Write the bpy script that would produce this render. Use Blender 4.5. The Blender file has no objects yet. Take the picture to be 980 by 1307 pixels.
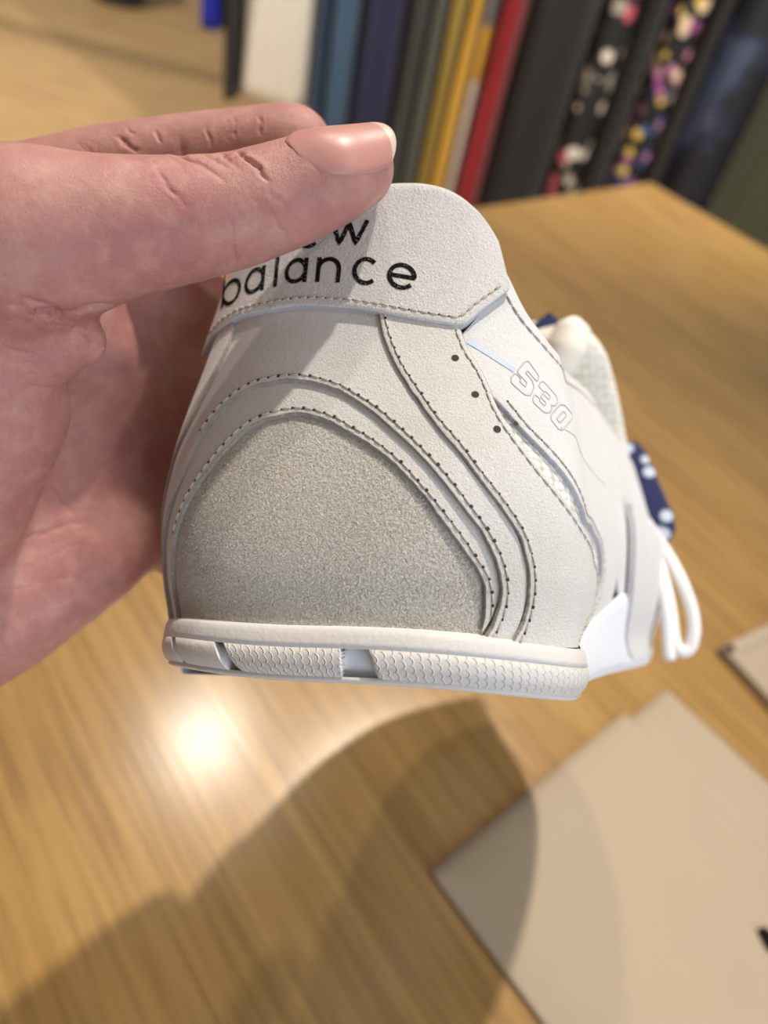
import bpy, bmesh, math, random
import numpy as np
from mathutils import Vector, Matrix

# ------------------------------------------------------------------ camera, world, lights
scene = bpy.context.scene
col = scene.collection
random.seed(7); RNG = np.random.default_rng(7)
scene.view_settings.view_transform = 'Standard'
scene.view_settings.look = 'None'
scene.view_settings.exposure = 0.05
scene.view_settings.gamma = 1.0
scene.view_settings.use_curve_mapping = False

PITCH, ROLL, CAM_H = math.radians(44), math.radians(14), 0.36
fwd = Vector((0, math.cos(PITCH), -math.sin(PITCH)))
right0 = Vector((1, 0, 0)); up0 = right0.cross(fwd)
right = right0 * math.cos(ROLL) + up0 * math.sin(ROLL)
up = -right0 * math.sin(ROLL) + up0 * math.cos(ROLL)
cam_data = bpy.data.cameras.new('camera'); cam = bpy.data.objects.new('camera', cam_data); col.objects.link(cam)
M = Matrix((right, up, -fwd)).transposed().to_4x4(); M.translation = Vector((0, 0, CAM_H)); cam.matrix_world = M
cam_data.sensor_fit = 'VERTICAL'; cam_data.sensor_height = 36.0
cam_data.lens = 36.0 * 980.0 / 1307.0
cam_data.clip_start = 0.01; cam_data.clip_end = 60
cam_data.dof.use_dof = True; cam_data.dof.focus_distance = 0.136; cam_data.dof.aperture_fstop = cam_data.lens / 2.6
scene.camera = cam

world = bpy.data.worlds.new('shop_ambient'); scene.world = world; world.use_nodes = True
wbg = world.node_tree.nodes['Background']; wbg.inputs[0].default_value = (1.0, 0.95, 0.89, 1); wbg.inputs[1].default_value = 0.27

def lamp(name, loc, target, watt, size, color=(1.0, 0.91, 0.80), cone=110, blend=0.6):
    d = bpy.data.lights.new(name, 'SPOT'); d.energy = watt; d.shadow_soft_size = size; d.color = color
    d.spot_size = math.radians(cone); d.spot_blend = blend
    o = bpy.data.objects.new(name, d); col.objects.link(o); o.location = loc
    o.rotation_euler = (Vector(target) - Vector(loc)).to_track_quat('-Z', 'Y').to_euler()
    return o
lamp('ceiling_spot', (0.185, 0.975, 1.76), (-0.12, 0.10, 0.15), 125, 0.032, cone=54, blend=1.0)
lamp('ceiling_spot', (-0.35, 1.08, 1.76), (-0.12, 0.15, 0), 30, 0.040, cone=60, blend=1.0)
lamp('ceiling_spot', (1.06, -0.15, 1.64), (-0.05, 0.2, 0), 20, 0.030, cone=36, blend=1.0)
lamp('ceiling_spot', (0.7, 1.0, 1.8), (0.15, 2.4, -0.3), 250, 0.060, cone=88)
lamp('ceiling_spot', (-2.4, 2.2, 1.8), (-1.6, 3.2, -0.7), 250, 0.060)
# daylight from the shop window behind the photographer
wd = bpy.data.lights.new('window_daylight', 'AREA'); wd.shape = 'RECTANGLE'; wd.size = 1.8; wd.size_y = 1.5; wd.energy = 48; wd.color = (0.76, 0.86, 1.0)
wo = bpy.data.objects.new('window_daylight', wd); col.objects.link(wo); wo.location = (1.75, -1.75, 0.65)
wo.rotation_euler = (Vector((0, 0.1, 0.2)) - wo.location).to_track_quat('-Z', 'Y').to_euler()

# ---- measured curves on the shoe surface (u, height) and joint positions ----
SHOE_LOC = [-0.00554, 0.07897, 0.25319]
SHOE_AXES = [[0.92239, -0.02436, 0.38549], [0.31605, 0.62135, -0.71696], [-0.22206, 0.78316, 0.58082]]
EDGE1 = [[-0.6, -0.004], [-0.62, 0.004], [-0.59191, 0.0116], [-0.5443, 0.01784], [-0.46977, 0.02392], [-0.42171, 0.02722], [-0.36676, 0.03047], [-0.2887, 0.035], [-0.2296, 0.03777], [-0.1546, 0.03932], [-0.08392, 0.03962], [-0.02402, 0.03839], [0.03024, 0.03518], [0.078, 0.03271], [0.13685, 0.02917], [0.2159, 0.02319], [0.2939, 0.01705], [0.3624, 0.01154], [0.40346, 0.008], [0.41891, 0.00456], [0.41525, 0.00031]]
EDGE2 = [[-0.72, -0.004], [-0.74, 0.01], [-0.53606, 0.02916], [-0.4416, 0.03796], [-0.34896, 0.04321], [-0.25482, 0.04592], [-0.16899, 0.0465], [-0.07985, 0.04608], [-0.01613, 0.04438], [0.03048, 0.04165], [0.09142, 0.03814], [0.15333, 0.03399], [0.218, 0.0295], [0.28375, 0.02458], [0.33207, 0.02068], [0.39755, 0.01562], [0.44525, 0.01051], [0.4633, 0.00578], [0.44511, 0.00138], [0.40948, -0.00175]]
EDGE3 = [[0.08485, 0.05932], [0.10788, 0.05314], [0.14412, 0.04701], [0.19273, 0.04148], [0.24861, 0.03582], [0.31036, 0.03097], [0.36886, 0.02607], [0.44106, 0.02089], [0.50855, 0.01574], [0.54485, 0.01071], [0.55551, 0.00592], [0.53493, 0.00069], [0.49967, -0.00246]]
EDGE3L = [[-0.46, 0.066], [-0.42163, 0.05912], [-0.47028, 0.05174], [-0.56398, 0.04197], [-0.7, 0.0335], [-0.79, 0.024], [-0.84, 0.014], [-0.83, 0.004], [-0.8, -0.003]]
EDGE4 = [[0.32574, 0.05672], [0.34506, 0.05459], [0.36513, 0.05082], [0.40836, 0.04602], [0.43124, 0.04252], [0.44654, 0.03956], [0.48856, 0.03514], [0.53417, 0.03178], [0.59924, 0.02774], [0.69359, 0.02355], [0.82179, 0.0192], [1.05883, 0.01562], [1.18323, 0.01168], [1.18789, 0.00696], [1.04533, 0.00146], [0.90988, -0.00237]]
EDGE5 = [[0.33547, 0.05341], [0.39804, 0.04451], [0.47277, 0.03983], [0.55019, 0.03514], [0.6453, 0.03152], [0.76474, 0.0276], [0.90927, 0.02324], [1.19641, 0.02191], [1.31875, 0.01763], [1.32994, 0.01277], [1.27483, 0.00737], [1.12055, 0.00159], [0.94141, -0.00238]]
EDGE6 = [[1.67838, 0.05698], [1.5566, 0.0414], [1.56279, 0.0348], [1.55645, 0.03045], [1.55034, 0.02215], [1.52006, 0.01418], [1.47222, 0.00603], [1.23437, -0.0019]]
TAB_LOW = [[-0.72, 0.0585], [-0.62, 0.0605], [-0.42102, 0.06244], [-0.22827, 0.06231], [-0.09248, 0.06177], [-0.0039, 0.06045], [0.07197, 0.0589], [0.16567, 0.05708], [0.26381, 0.05571], [0.34037, 0.05525], [0.42947, 0.05882], [0.56793, 0.06396]]
HOLES = [[0.31872, 0.04853], [0.37729, 0.04107], [0.44278, 0.03451], [0.52241, 0.03642]]
BLUE = [[0.37053, 0.05282], [0.43096, 0.05086], [0.48882, 0.04899], [0.54164, 0.04749]]
INNER = [[0.76547, 0.03736], [0.9824, 0.03584], [1.327, 0.03922], [1.45851, 0.03731]]
SADTOP = [[0.6, 0.06904], [0.7, 0.0595], [0.84, 0.0555], [1.0, 0.0555], [1.2, 0.0595], [1.47, 0.065], [1.62, 0.06554]]
LETTERS = [[[-0.65641, 0.07644], [-0.62618, 0.07464], [-0.60276, 0.07295], [-0.58347, 0.07132], [-0.56721, 0.06972], [-0.55259, 0.06815], [-0.53895, 0.06659]], [[-0.41844, 0.0693], [-0.42226, 0.06986], [-0.42864, 0.07038], [-0.43751, 0.07086], [-0.44871, 0.07126], [-0.46199, 0.07158], [-0.47703, 0.07182], [-0.49336, 0.07196], [-0.5103, 0.07199], [-0.52707, 0.07192], [-0.54265, 0.07175], [-0.55585, 0.07146], [-0.56538, 0.07107], [-0.57013, 0.07059], [-0.56951, 0.07003], [-0.56364, 0.06941], [-0.55326, 0.06878], [-0.53961, 0.06817], [-0.52397, 0.06762], [-0.50746, 0.06717], [-0.49098, 0.06683], [-0.47523, 0.06662], [-0.46075, 0.06656], [-0.44795, 0.06665], [-0.43714, 0.06687], [-0.42855, 0.06722], [-0.4223, 0.06766], [-0.41848, 0.06818], [-0.41718, 0.06873], [-0.41844, 0.0693]], [[-0.28549, 0.06984], [-0.28758, 0.07036], [-0.29164, 0.07086], [-0.29752, 0.07131], [-0.30504, 0.0717], [-0.31391, 0.07199], [-0.32374, 0.07218], [-0.33409, 0.07226], [-0.34443, 0.0722], [-0.35422, 0.07203], [-0.36294, 0.07173], [-0.37009, 0.07134], [-0.37525, 0.07088], [-0.37812, 0.07035], [-0.37857, 0.0698], [-0.37657, 0.06925], [-0.37231, 0.06873], [-0.36608, 0.06826], [-0.35831, 0.06787], [-0.34941, 0.06758], [-0.33986, 0.06739], [-0.33007, 0.06731], [-0.32045, 0.06734], [-0.31137, 0.06746], [-0.30321, 0.06768], [-0.2963, 0.06799], [-0.29089, 0.06838], [-0.2872, 0.06883], [-0.28537, 0.06932], [-0.28549, 0.06984]], [[-0.29114, 0.07251], [-0.28926, 0.07163], [-0.28737, 0.07074], [-0.28549, 0.06984], [-0.28356, 0.06895], [-0.28159, 0.06805], [-0.27956, 0.06715]], [[-0.23184, 0.07555], [-0.23028, 0.07416], [-0.22857, 0.07276], [-0.22675, 0.07136], [-0.22487, 0.06995], [-0.22288, 0.06853], [-0.22075, 0.0671]], [[-0.10858, 0.06951], [-0.10946, 0.07001], [-0.11186, 0.07051], [-0.11572, 0.07096], [-0.12091, 0.07135], [-0.12722, 0.07167], [-0.1344, 0.07189], [-0.14211, 0.072], [-0.14999, 0.07199], [-0.15764, 0.07187], [-0.16468, 0.07165], [-0.17071, 0.07133], [-0.1754, 0.07094], [-0.17852, 0.07048], [-0.17988, 0.06999], [-0.17944, 0.06948], [-0.17724, 0.06899], [-0.17342, 0.06853], [-0.16821, 0.06813], [-0.16191, 0.0678], [-0.15484, 0.06755], [-0.14735, 0.06741], [-0.13978, 0.06736], [-0.13246, 0.06741], [-0.12571, 0.06757], [-0.1198, 0.06782], [-0.11497, 0.06815], [-0.1114, 0.06856], [-0.10924, 0.06902], [-0.10858, 0.06951]], [[-0.1089, 0.07208], [-0.10884, 0.07122], [-0.10873, 0.07037], [-0.10858, 0.06951], [-0.10837, 0.06865], [-0.10811, 0.06778], [-0.10781, 0.06692]], [[-0.06512, 0.07168], [-0.06535, 0.07082], [-0.06553, 0.06996], [-0.06566, 0.0691], [-0.06574, 0.06823], [-0.06577, 0.06736], [-0.06576, 0.06649]], [[-0.06565, 0.0692], [-0.06524, 0.06952], [-0.06411, 0.06983], [-0.06229, 0.07011], [-0.05982, 0.07037], [-0.05677, 0.07059], [-0.05324, 0.07077], [-0.04932, 0.07092], [-0.04513, 0.07101], [-0.04077, 0.07106], [-0.03636, 0.07107], [-0.03203, 0.07103], [-0.02786, 0.07093], [-0.02396, 0.0708], [-0.02041, 0.07062], [-0.01728, 0.0704], [-0.01461, 0.07014], [-0.01244, 0.06985], [-0.01078, 0.06954], [-0.00964, 0.06922], [-0.00902, 0.06888], [-0.00891, 0.06855], [-0.00992, 0.06577]], [[0.07865, 0.06902], [0.07311, 0.06944], [0.06667, 0.06976], [0.05966, 0.06997], [0.05247, 0.07005], [0.04549, 0.07], [0.03907, 0.06983], [0.03351, 0.06955], [0.02907, 0.06917], [0.02589, 0.06871], [0.02408, 0.06819], [0.02366, 0.06765], [0.02464, 0.0671], [0.02697, 0.06656], [0.03056, 0.06606], [0.03529, 0.06563], [0.04095, 0.06528], [0.04731, 0.06504], [0.05409, 0.06491], [0.06097, 0.06491], [0.06764, 0.06503], [0.07376, 0.06526]], [[0.12494, 0.06629], [0.20207, 0.06507], [0.20131, 0.06517], [0.20118, 0.0658], [0.19829, 0.06643], [0.19283, 0.067], [0.18516, 0.06749], [0.17584, 0.06786], [0.16556, 0.06808], [0.15507, 0.06815], [0.14512, 0.06805], [0.13643, 0.06779], [0.12957, 0.06737], [0.125, 0.06683], [0.12297, 0.06621], [0.12359, 0.06555], [0.12677, 0.0649], [0.13228, 0.0643], [0.13975, 0.06381], [0.14869, 0.06346], [0.15854, 0.06326], [0.16865, 0.06323], [0.17837, 0.06337], [0.18705, 0.06366]], [[-0.30206, 0.08049], [-0.30119, 0.07964], [-0.30014, 0.07879], [-0.29894, 0.07795], [-0.29761, 0.0771], [-0.29617, 0.07625], [-0.29464, 0.0754]], [[-0.29909, 0.07805], [-0.29891, 0.07836], [-0.29746, 0.07865], [-0.29475, 0.0789], [-0.29089, 0.07913], [-0.28599, 0.07931], [-0.28019, 0.07946], [-0.27367, 0.07955], [-0.26661, 0.0796], [-0.25919, 0.0796], [-0.25161, 0.07956], [-0.24405, 0.07947], [-0.23668, 0.07934], [-0.22965, 0.07916], [-0.22311, 0.07895], [-0.21719, 0.0787], [-0.21198, 0.07843], [-0.20757, 0.07814], [-0.20405, 0.07783], [-0.20145, 0.07751], [-0.19981, 0.07719], [-0.19916, 0.07687], [-0.19748, 0.07427]], [[-0.1489, 0.07721], [-0.07329, 0.07641], [-0.07409, 0.0765], [-0.07525, 0.07709], [-0.07877, 0.07765], [-0.08449, 0.07816], [-0.09214, 0.07857], [-0.10127, 0.07887], [-0.11132, 0.07903], [-0.12159, 0.07904], [-0.1313, 0.0789], [-0.13969, 0.07861], [-0.14607, 0.07821], [-0.1499, 0.0777], [-0.15086, 0.07713], [-0.14892, 0.07653], [-0.14428, 0.07596], [-0.13738, 0.07544], [-0.1288, 0.07501], [-0.11922, 0.07472], [-0.10932, 0.07457], [-0.09975, 0.07457], [-0.0911, 0.07473], [-0.08387, 0.07504]], [[-0.03265, 0.07911], [-0.02872, 0.07826], [-0.0249, 0.07742], [-0.02122, 0.07658], [-0.01767, 0.07573], [-0.01426, 0.07489], [-0.011, 0.07405], [-0.00722, 0.07474], [-0.00367, 0.07543], [-0.00059, 0.07612], [0.00198, 0.07681], [0.00547, 0.0775], [0.0094, 0.07819], [0.01185, 0.07742], [0.01435, 0.07666], [0.01689, 0.07589], [0.01945, 0.07513], [0.02205, 0.07437], [0.02467, 0.0736], [0.03003, 0.07435], [0.03563, 0.0751], [0.04145, 0.07585], [0.04748, 0.0766], [0.05371, 0.07735], [0.06012, 0.0781]]]
NUMBER = [[[0.61671, 0.04996], [0.62402, 0.04984], [0.63049, 0.04954], [0.63657, 0.04918], [0.64268, 0.0488], [0.64913, 0.04842], [0.65603, 0.04803], [0.66275, 0.04765], [0.66755, 0.04731], [0.66899, 0.04705], [0.66761, 0.04686], [0.66509, 0.04669], [0.66239, 0.04652], [0.65972, 0.04636], [0.65703, 0.0462], [0.654, 0.04609], [0.65013, 0.04607], [0.64524, 0.0462], [0.63978, 0.04641], [0.63433, 0.04667], [0.62911, 0.04692], [0.62412, 0.04717], [0.61936, 0.04741], [0.61501, 0.04762], [0.61144, 0.04775], [0.60884, 0.04778], [0.60697, 0.04774], [0.60539, 0.04766], [0.60387, 0.04758], [0.60236, 0.0475], [0.60093, 0.04742], [0.59996, 0.04733], [0.60015, 0.04722], [0.60188, 0.04708], [0.60478, 0.04692], [0.60817, 0.04675], [0.6117, 0.04658], [0.61529, 0.04641], [0.61891, 0.04623], [0.62228, 0.04606], [0.6249, 0.04589], [0.62647, 0.04571], [0.62724, 0.04553], [0.62772, 0.04536], [0.6282, 0.04518], [0.62872, 0.04501], [0.62923, 0.04483], [0.62939, 0.04465], [0.6286, 0.04445], [0.62654, 0.04423], [0.62353, 0.044], [0.62018, 0.04377], [0.61682, 0.04354], [0.61349, 0.0433], [0.61021, 0.04307], [0.60696, 0.04287], [0.6037, 0.04271], [0.60041, 0.04263], [0.59709, 0.04259], [0.59375, 0.04258], [0.59041, 0.04257], [0.58707, 0.04255], [0.58367, 0.04255], [0.57993, 0.04257], [0.57536, 0.04265], [0.56969, 0.04281], [0.56321, 0.04304], [0.55646, 0.0433], [0.5497, 0.04356], [0.54301, 0.04383], [0.53648, 0.04409], [0.53063, 0.04434], [0.52638, 0.04457], [0.5242, 0.04476], [0.52359, 0.04492], [0.52361, 0.04508], [0.52375, 0.04523], [0.52393, 0.04538], [0.52416, 0.04553], [0.52464, 0.04567], [0.5257, 0.04582], [0.5275, 0.04596], [0.52988, 0.0461], [0.5325, 0.04624], [0.53517, 0.04638], [0.53787, 0.04652], [0.54059, 0.04666], [0.54335, 0.04677], [0.54619, 0.04681], [0.54908, 0.04677], [0.55203, 0.04666], [0.55499, 0.04652], [0.55796, 0.04639], [0.56093, 0.04625], [0.56385, 0.04612], [0.56637, 0.04599], [0.5679, 0.04587], [0.56812, 0.04578], [0.56733, 0.0457], [0.56616, 0.04563], [0.56492, 0.04556], [0.56368, 0.04549], [0.56252, 0.04542], [0.56175, 0.04534], [0.56197, 0.04525], [0.5635, 0.04514], [0.56603, 0.04502], [0.56897, 0.04489], [0.57199, 0.04476], [0.57503, 0.04464], [0.57806, 0.04451], [0.58099, 0.04441], [0.5836, 0.04437], [0.58577, 0.0444], [0.58762, 0.04448], [0.58934, 0.04459], [0.59106, 0.0447], [0.59279, 0.04481], [0.5944, 0.04493], [0.5953, 0.04506], [0.59439, 0.04522], [0.59111, 0.04543], [0.5861, 0.04567], [0.58045, 0.04593], [0.57475, 0.04619], [0.5691, 0.04645], [0.56366, 0.04672], [0.55945, 0.04699], [0.55831, 0.0473], [0.56134, 0.04764], [0.5676, 0.04801], [0.57527, 0.04839], [0.58333, 0.04877], [0.59159, 0.04916], [0.60005, 0.04954], [0.60856, 0.04984], [0.61671, 0.04996]], [[0.69619, 0.04621], [0.70244, 0.04603], [0.71047, 0.04577], [0.71961, 0.04548], [0.72941, 0.04518], [0.73969, 0.04489], [0.75026, 0.04461], [0.76021, 0.04434], [0.76785, 0.04411], [0.77217, 0.04391], [0.7739, 0.04373], [0.77457, 0.04357], [0.77502, 0.04341], [0.77542, 0.04325], [0.77569, 0.04309], [0.77546, 0.04294], [0.77407, 0.04278], [0.77121, 0.04263], [0.76733, 0.04249], [0.7631, 0.04234], [0.75889, 0.0422], [0.75477, 0.04205], [0.75073, 0.04191], [0.74682, 0.04179], [0.74308, 0.04169], [0.73953, 0.04164], [0.73613, 0.04162], [0.7328, 0.04162], [0.7295, 0.04161], [0.72624, 0.04161], [0.72307, 0.0416], [0.72027, 0.04158], [0.71833, 0.04155], [0.71751, 0.04148], [0.71753, 0.04138], [0.71785, 0.04128], [0.71822, 0.04118], [0.71857, 0.04108], [0.71885, 0.04097], [0.71875, 0.04087], [0.71777, 0.04076], [0.71563, 0.04064], [0.71265, 0.04051], [0.70937, 0.04038], [0.70608, 0.04025], [0.70284, 0.04013], [0.69963, 0.04], [0.69639, 0.03989], [0.69301, 0.0398], [0.68944, 0.03975], [0.68574, 0.03972], [0.68201, 0.03971], [0.67831, 0.03969], [0.67466, 0.03968], [0.671, 0.03967], [0.6671, 0.03967], [0.66253, 0.03973], [0.65705, 0.03986], [0.6509, 0.04003], [0.64449, 0.04023], [0.63808, 0.04042], [0.63172, 0.04062], [0.62552, 0.04082], [0.61997, 0.04101], [0.61595, 0.04118], [0.61393, 0.04132], [0.61339, 0.04144], [0.61345, 0.04154], [0.6136, 0.04165], [0.61376, 0.04175], [0.61395, 0.04186], [0.61429, 0.04196], [0.61501, 0.04208], [0.61623, 0.0422], [0.61783, 0.04232], [0.61959, 0.04245], [0.62138, 0.04257], [0.62319, 0.0427], [0.62504, 0.04282], [0.627, 0.04292], [0.62926, 0.04297], [0.63192, 0.04294], [0.6349, 0.04285], [0.63805, 0.04274], [0.64127, 0.04263], [0.64454, 0.04251], [0.6478, 0.0424], [0.65071, 0.04229], [0.65266, 0.0422], [0.65331, 0.04213], [0.65297, 0.04208], [0.65223, 0.04203], [0.65143, 0.04198], [0.65064, 0.04193], [0.6499, 0.04188], [0.64952, 0.04183], [0.65002, 0.04177], [0.65169, 0.04169], [0.65426, 0.0416], [0.6572, 0.0415], [0.66022, 0.0414], [0.66327, 0.04131], [0.6663, 0.04122], [0.66923, 0.04114], [0.67187, 0.04111], [0.6741, 0.04113], [0.67604, 0.0412], [0.67787, 0.04128], [0.6797, 0.04137], [0.68153, 0.04146], [0.6833, 0.04155], [0.68455, 0.04164], [0.68448, 0.04174], [0.68265, 0.04184], [0.67952, 0.04196], [0.67589, 0.04207], [0.6722, 0.04219], [0.66856, 0.04231], [0.66504, 0.04243], [0.6621, 0.04255], [0.66049, 0.04266], [0.66064, 0.04279], [0.6621, 0.04291], [0.6641, 0.04303], [0.66621, 0.04315], [0.66833, 0.04327], [0.6705, 0.04339], [0.67284, 0.04349], [0.67556, 0.04353], [0.67881, 0.04349], [0.68249, 0.04339], [0.68639, 0.04326], [0.69037, 0.04314], [0.69441, 0.04301], [0.69846, 0.04289], [0.70236, 0.04278], [0.7058, 0.04273], [0.7086, 0.04275], [0.71092, 0.04282], [0.71305, 0.04291], [0.71518, 0.043], [0.71732, 0.0431], [0.71939, 0.04319], [0.72089, 0.04329], [0.72095, 0.04339], [0.71908, 0.0435], [0.71577, 0.04361], [0.71193, 0.04373], [0.70805, 0.04385], [0.70423, 0.04397], [0.7005, 0.04408], [0.6971, 0.04418], [0.69437, 0.04424], [0.69251, 0.04425], [0.69127, 0.04422], [0.69029, 0.04417], [0.68935, 0.04412], [0.68842, 0.04407], [0.68744, 0.04403], [0.68618, 0.044], [0.68423, 0.04401], [0.68137, 0.04408], [0.67788, 0.04419], [0.6742, 0.04432], [0.67057, 0.04444], [0.66704, 0.04457], [0.6637, 0.0447], [0.66097, 0.04483], [0.65956, 0.04495], [0.65985, 0.04508], [0.66139, 0.04522], [0.66345, 0.04535], [0.66561, 0.04548], [0.66778, 0.04562], [0.66998, 0.04575], [0.67221, 0.04587], [0.67446, 0.04598], [0.67676, 0.04605], [0.67909, 0.04611], [0.68146, 0.04615], [0.68386, 0.04619], [0.68628, 0.04623], [0.68882, 0.04627], [0.69186, 0.04628], [0.69619, 0.04621]], [[0.84432, 0.0428], [0.85344, 0.04275], [0.86374, 0.04268], [0.87505, 0.04261], [0.88745, 0.04255], [0.90137, 0.04252], [0.91738, 0.04252], [0.93525, 0.04256], [0.95226, 0.04262], [0.96286, 0.04262], [0.96428, 0.0425], [0.96137, 0.04232], [0.95811, 0.04214], [0.95519, 0.04196], [0.95151, 0.04176], [0.94278, 0.04148], [0.92506, 0.04104], [0.90114, 0.04048], [0.87668, 0.03989], [0.85486, 0.03933], [0.83596, 0.03882], [0.81927, 0.03834], [0.80434, 0.03789], [0.79143, 0.0375], [0.78125, 0.03721], [0.77399, 0.03706], [0.76874, 0.03699], [0.76431, 0.03696], [0.76008, 0.03694], [0.75593, 0.03693], [0.75184, 0.03691], [0.74767, 0.03692], [0.7432, 0.03697], [0.73832, 0.03708], [0.73318, 0.03725], [0.72799, 0.03743], [0.72286, 0.03762], [0.71778, 0.0378], [0.71282, 0.03798], [0.70837, 0.03816], [0.70513, 0.03832], [0.70347, 0.03847], [0.70301, 0.0386], [0.70302, 0.03873], [0.7031, 0.03886], [0.70317, 0.03898], [0.70337, 0.03911], [0.70443, 0.03926], [0.70767, 0.03947], [0.71396, 0.03975], [0.72277, 0.04009], [0.73292, 0.04046], [0.74374, 0.04085], [0.75515, 0.04124], [0.76712, 0.04164], [0.77909, 0.04201], [0.78982, 0.04231], [0.79832, 0.04248], [0.80498, 0.04257], [0.81094, 0.04261], [0.81692, 0.04266], [0.82309, 0.04271], [0.82953, 0.04276], [0.83646, 0.04279], [0.84432, 0.0428]], [[0.81108, 0.04113], [0.81743, 0.0412], [0.82206, 0.04119], [0.826, 0.04113], [0.82988, 0.04108], [0.83384, 0.04102], [0.83762, 0.04096], [0.83982, 0.04087], [0.83793, 0.04071], [0.83081, 0.04046], [0.82037, 0.04014], [0.80924, 0.03981], [0.7986, 0.03949], [0.78859, 0.03918], [0.7792, 0.03888], [0.77083, 0.03863], [0.76416, 0.03846], [0.75945, 0.03842], [0.75613, 0.03846], [0.75337, 0.03853], [0.75072, 0.03861], [0.74809, 0.03869], [0.74563, 0.03878], [0.74417, 0.03888], [0.74517, 0.03902], [0.7495, 0.03923], [0.75653, 0.03949], [0.76491, 0.03977], [0.77384, 0.04007], [0.78322, 0.04036], [0.79299, 0.04067], [0.80266, 0.04094], [0.81108, 0.04113]]]
HAND = [(0.004, [[-0.02033, 0.14453, 0.30453, 0.0072], [-0.02387, 0.14081, 0.30356, 0.0085], [-0.03076, 0.13736, 0.29998, 0.00935], [-0.03927, 0.13203, 0.29662, 0.0099], [-0.04668, 0.12824, 0.29486, 0.0107], [-0.05749, 0.12281, 0.29283, 0.0121], [-0.07372, 0.11725, 0.28851, 0.0136]]), (0.01, [[-0.07372, 0.11725, 0.28851, 0.0136], [-0.089, 0.11771, 0.27172, 0.017], [-0.113, 0.11113, 0.24475, 0.021]]), (0.008, [[-0.0831, 0.10869, 0.25661, 0.018], [-0.09126, 0.09941, 0.23549, 0.019], [-0.11001, 0.09162, 0.21735, 0.019]]), (0.003, [[-0.06277, 0.11559, 0.27241, 0.0048], [-0.06866, 0.11372, 0.27118, 0.0075], [-0.0771, 0.11164, 0.26831, 0.011]]), (0.01, [[-0.08506, 0.14295, 0.27051, 0.011], [-0.07375, 0.14128, 0.25294, 0.009], [-0.08218, 0.13705, 0.2572, 0.012]]), (0.012, [[-0.1307, 0.10862, 0.21336, 0.025], [-0.09084, 0.1362, 0.23329, 0.015], [-0.0721, 0.14827, 0.24002, 0.0115], [-0.06089, 0.15672, 0.24013, 0.009]]), (0.012, [[-0.12946, 0.10232, 0.20395, 0.024], [-0.08622, 0.12639, 0.21737, 0.015], [-0.06711, 0.14132, 0.22419, 0.011], [-0.05709, 0.14764, 0.22498, 0.009]]), (0.012, [[-0.11647, 0.07952, 0.18323, 0.021], [-0.08425, 0.10147, 0.19732, 0.0152], [-0.06756, 0.11821, 0.20601, 0.0123], [-0.05947, 0.13119, 0.21082, 0.0105]]), (0.01, [[-0.12317, 0.11917, 0.2358, 0.022], [-0.0878, 0.1484, 0.25743, 0.013], [-0.0754, 0.15858, 0.25646, 0.011], [-0.05835, 0.16567, 0.25516, 0.0095]]), (0.012, [[-0.12803, 0.10119, 0.20567, 0.026], [-0.16551, 0.0748, 0.17546, 0.027], [-0.25271, 0.0334, 0.10668, 0.033], [-0.39075, -0.03583, 0.0062, 0.037]]), (0.004, [[-0.09543, 0.16041, 0.27275, 0.0132], [-0.07911, 0.16684, 0.28084, 0.011], [-0.06315, 0.17111, 0.28671, 0.0098], [-0.05037, 0.17354, 0.29066, 0.0095], [-0.03978, 0.17508, 0.29369, 0.0094], [-0.03474, 0.1744, 0.28723, 0.0086], [-0.03209, 0.17432, 0.27563, 0.0076], [-0.03079, 0.17365, 0.26918, 0.007]]), (0.005, [[-0.0721, 0.14827, 0.24002, 0.0115], [-0.05386, 0.16378, 0.21333, 0.0095], [-0.03905, 0.17702, 0.18392, 0.0088], [-0.02801, 0.18437, 0.16446, 0.008]]), (0.005, [[-0.06711, 0.14132, 0.22419, 0.011], [-0.05044, 0.15221, 0.19924, 0.0093], [-0.03596, 0.16362, 0.1653, 0.0086], [-0.02692, 0.17131, 0.14805, 0.0078]]), (0.005, [[-0.05972, 0.13187, 0.21152, 0.0105], [-0.04793, 0.13641, 0.19223, 0.0084], [-0.03753, 0.14833, 0.16809, 0.0076], [-0.03022, 0.15355, 0.15352, 0.007]])]
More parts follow.
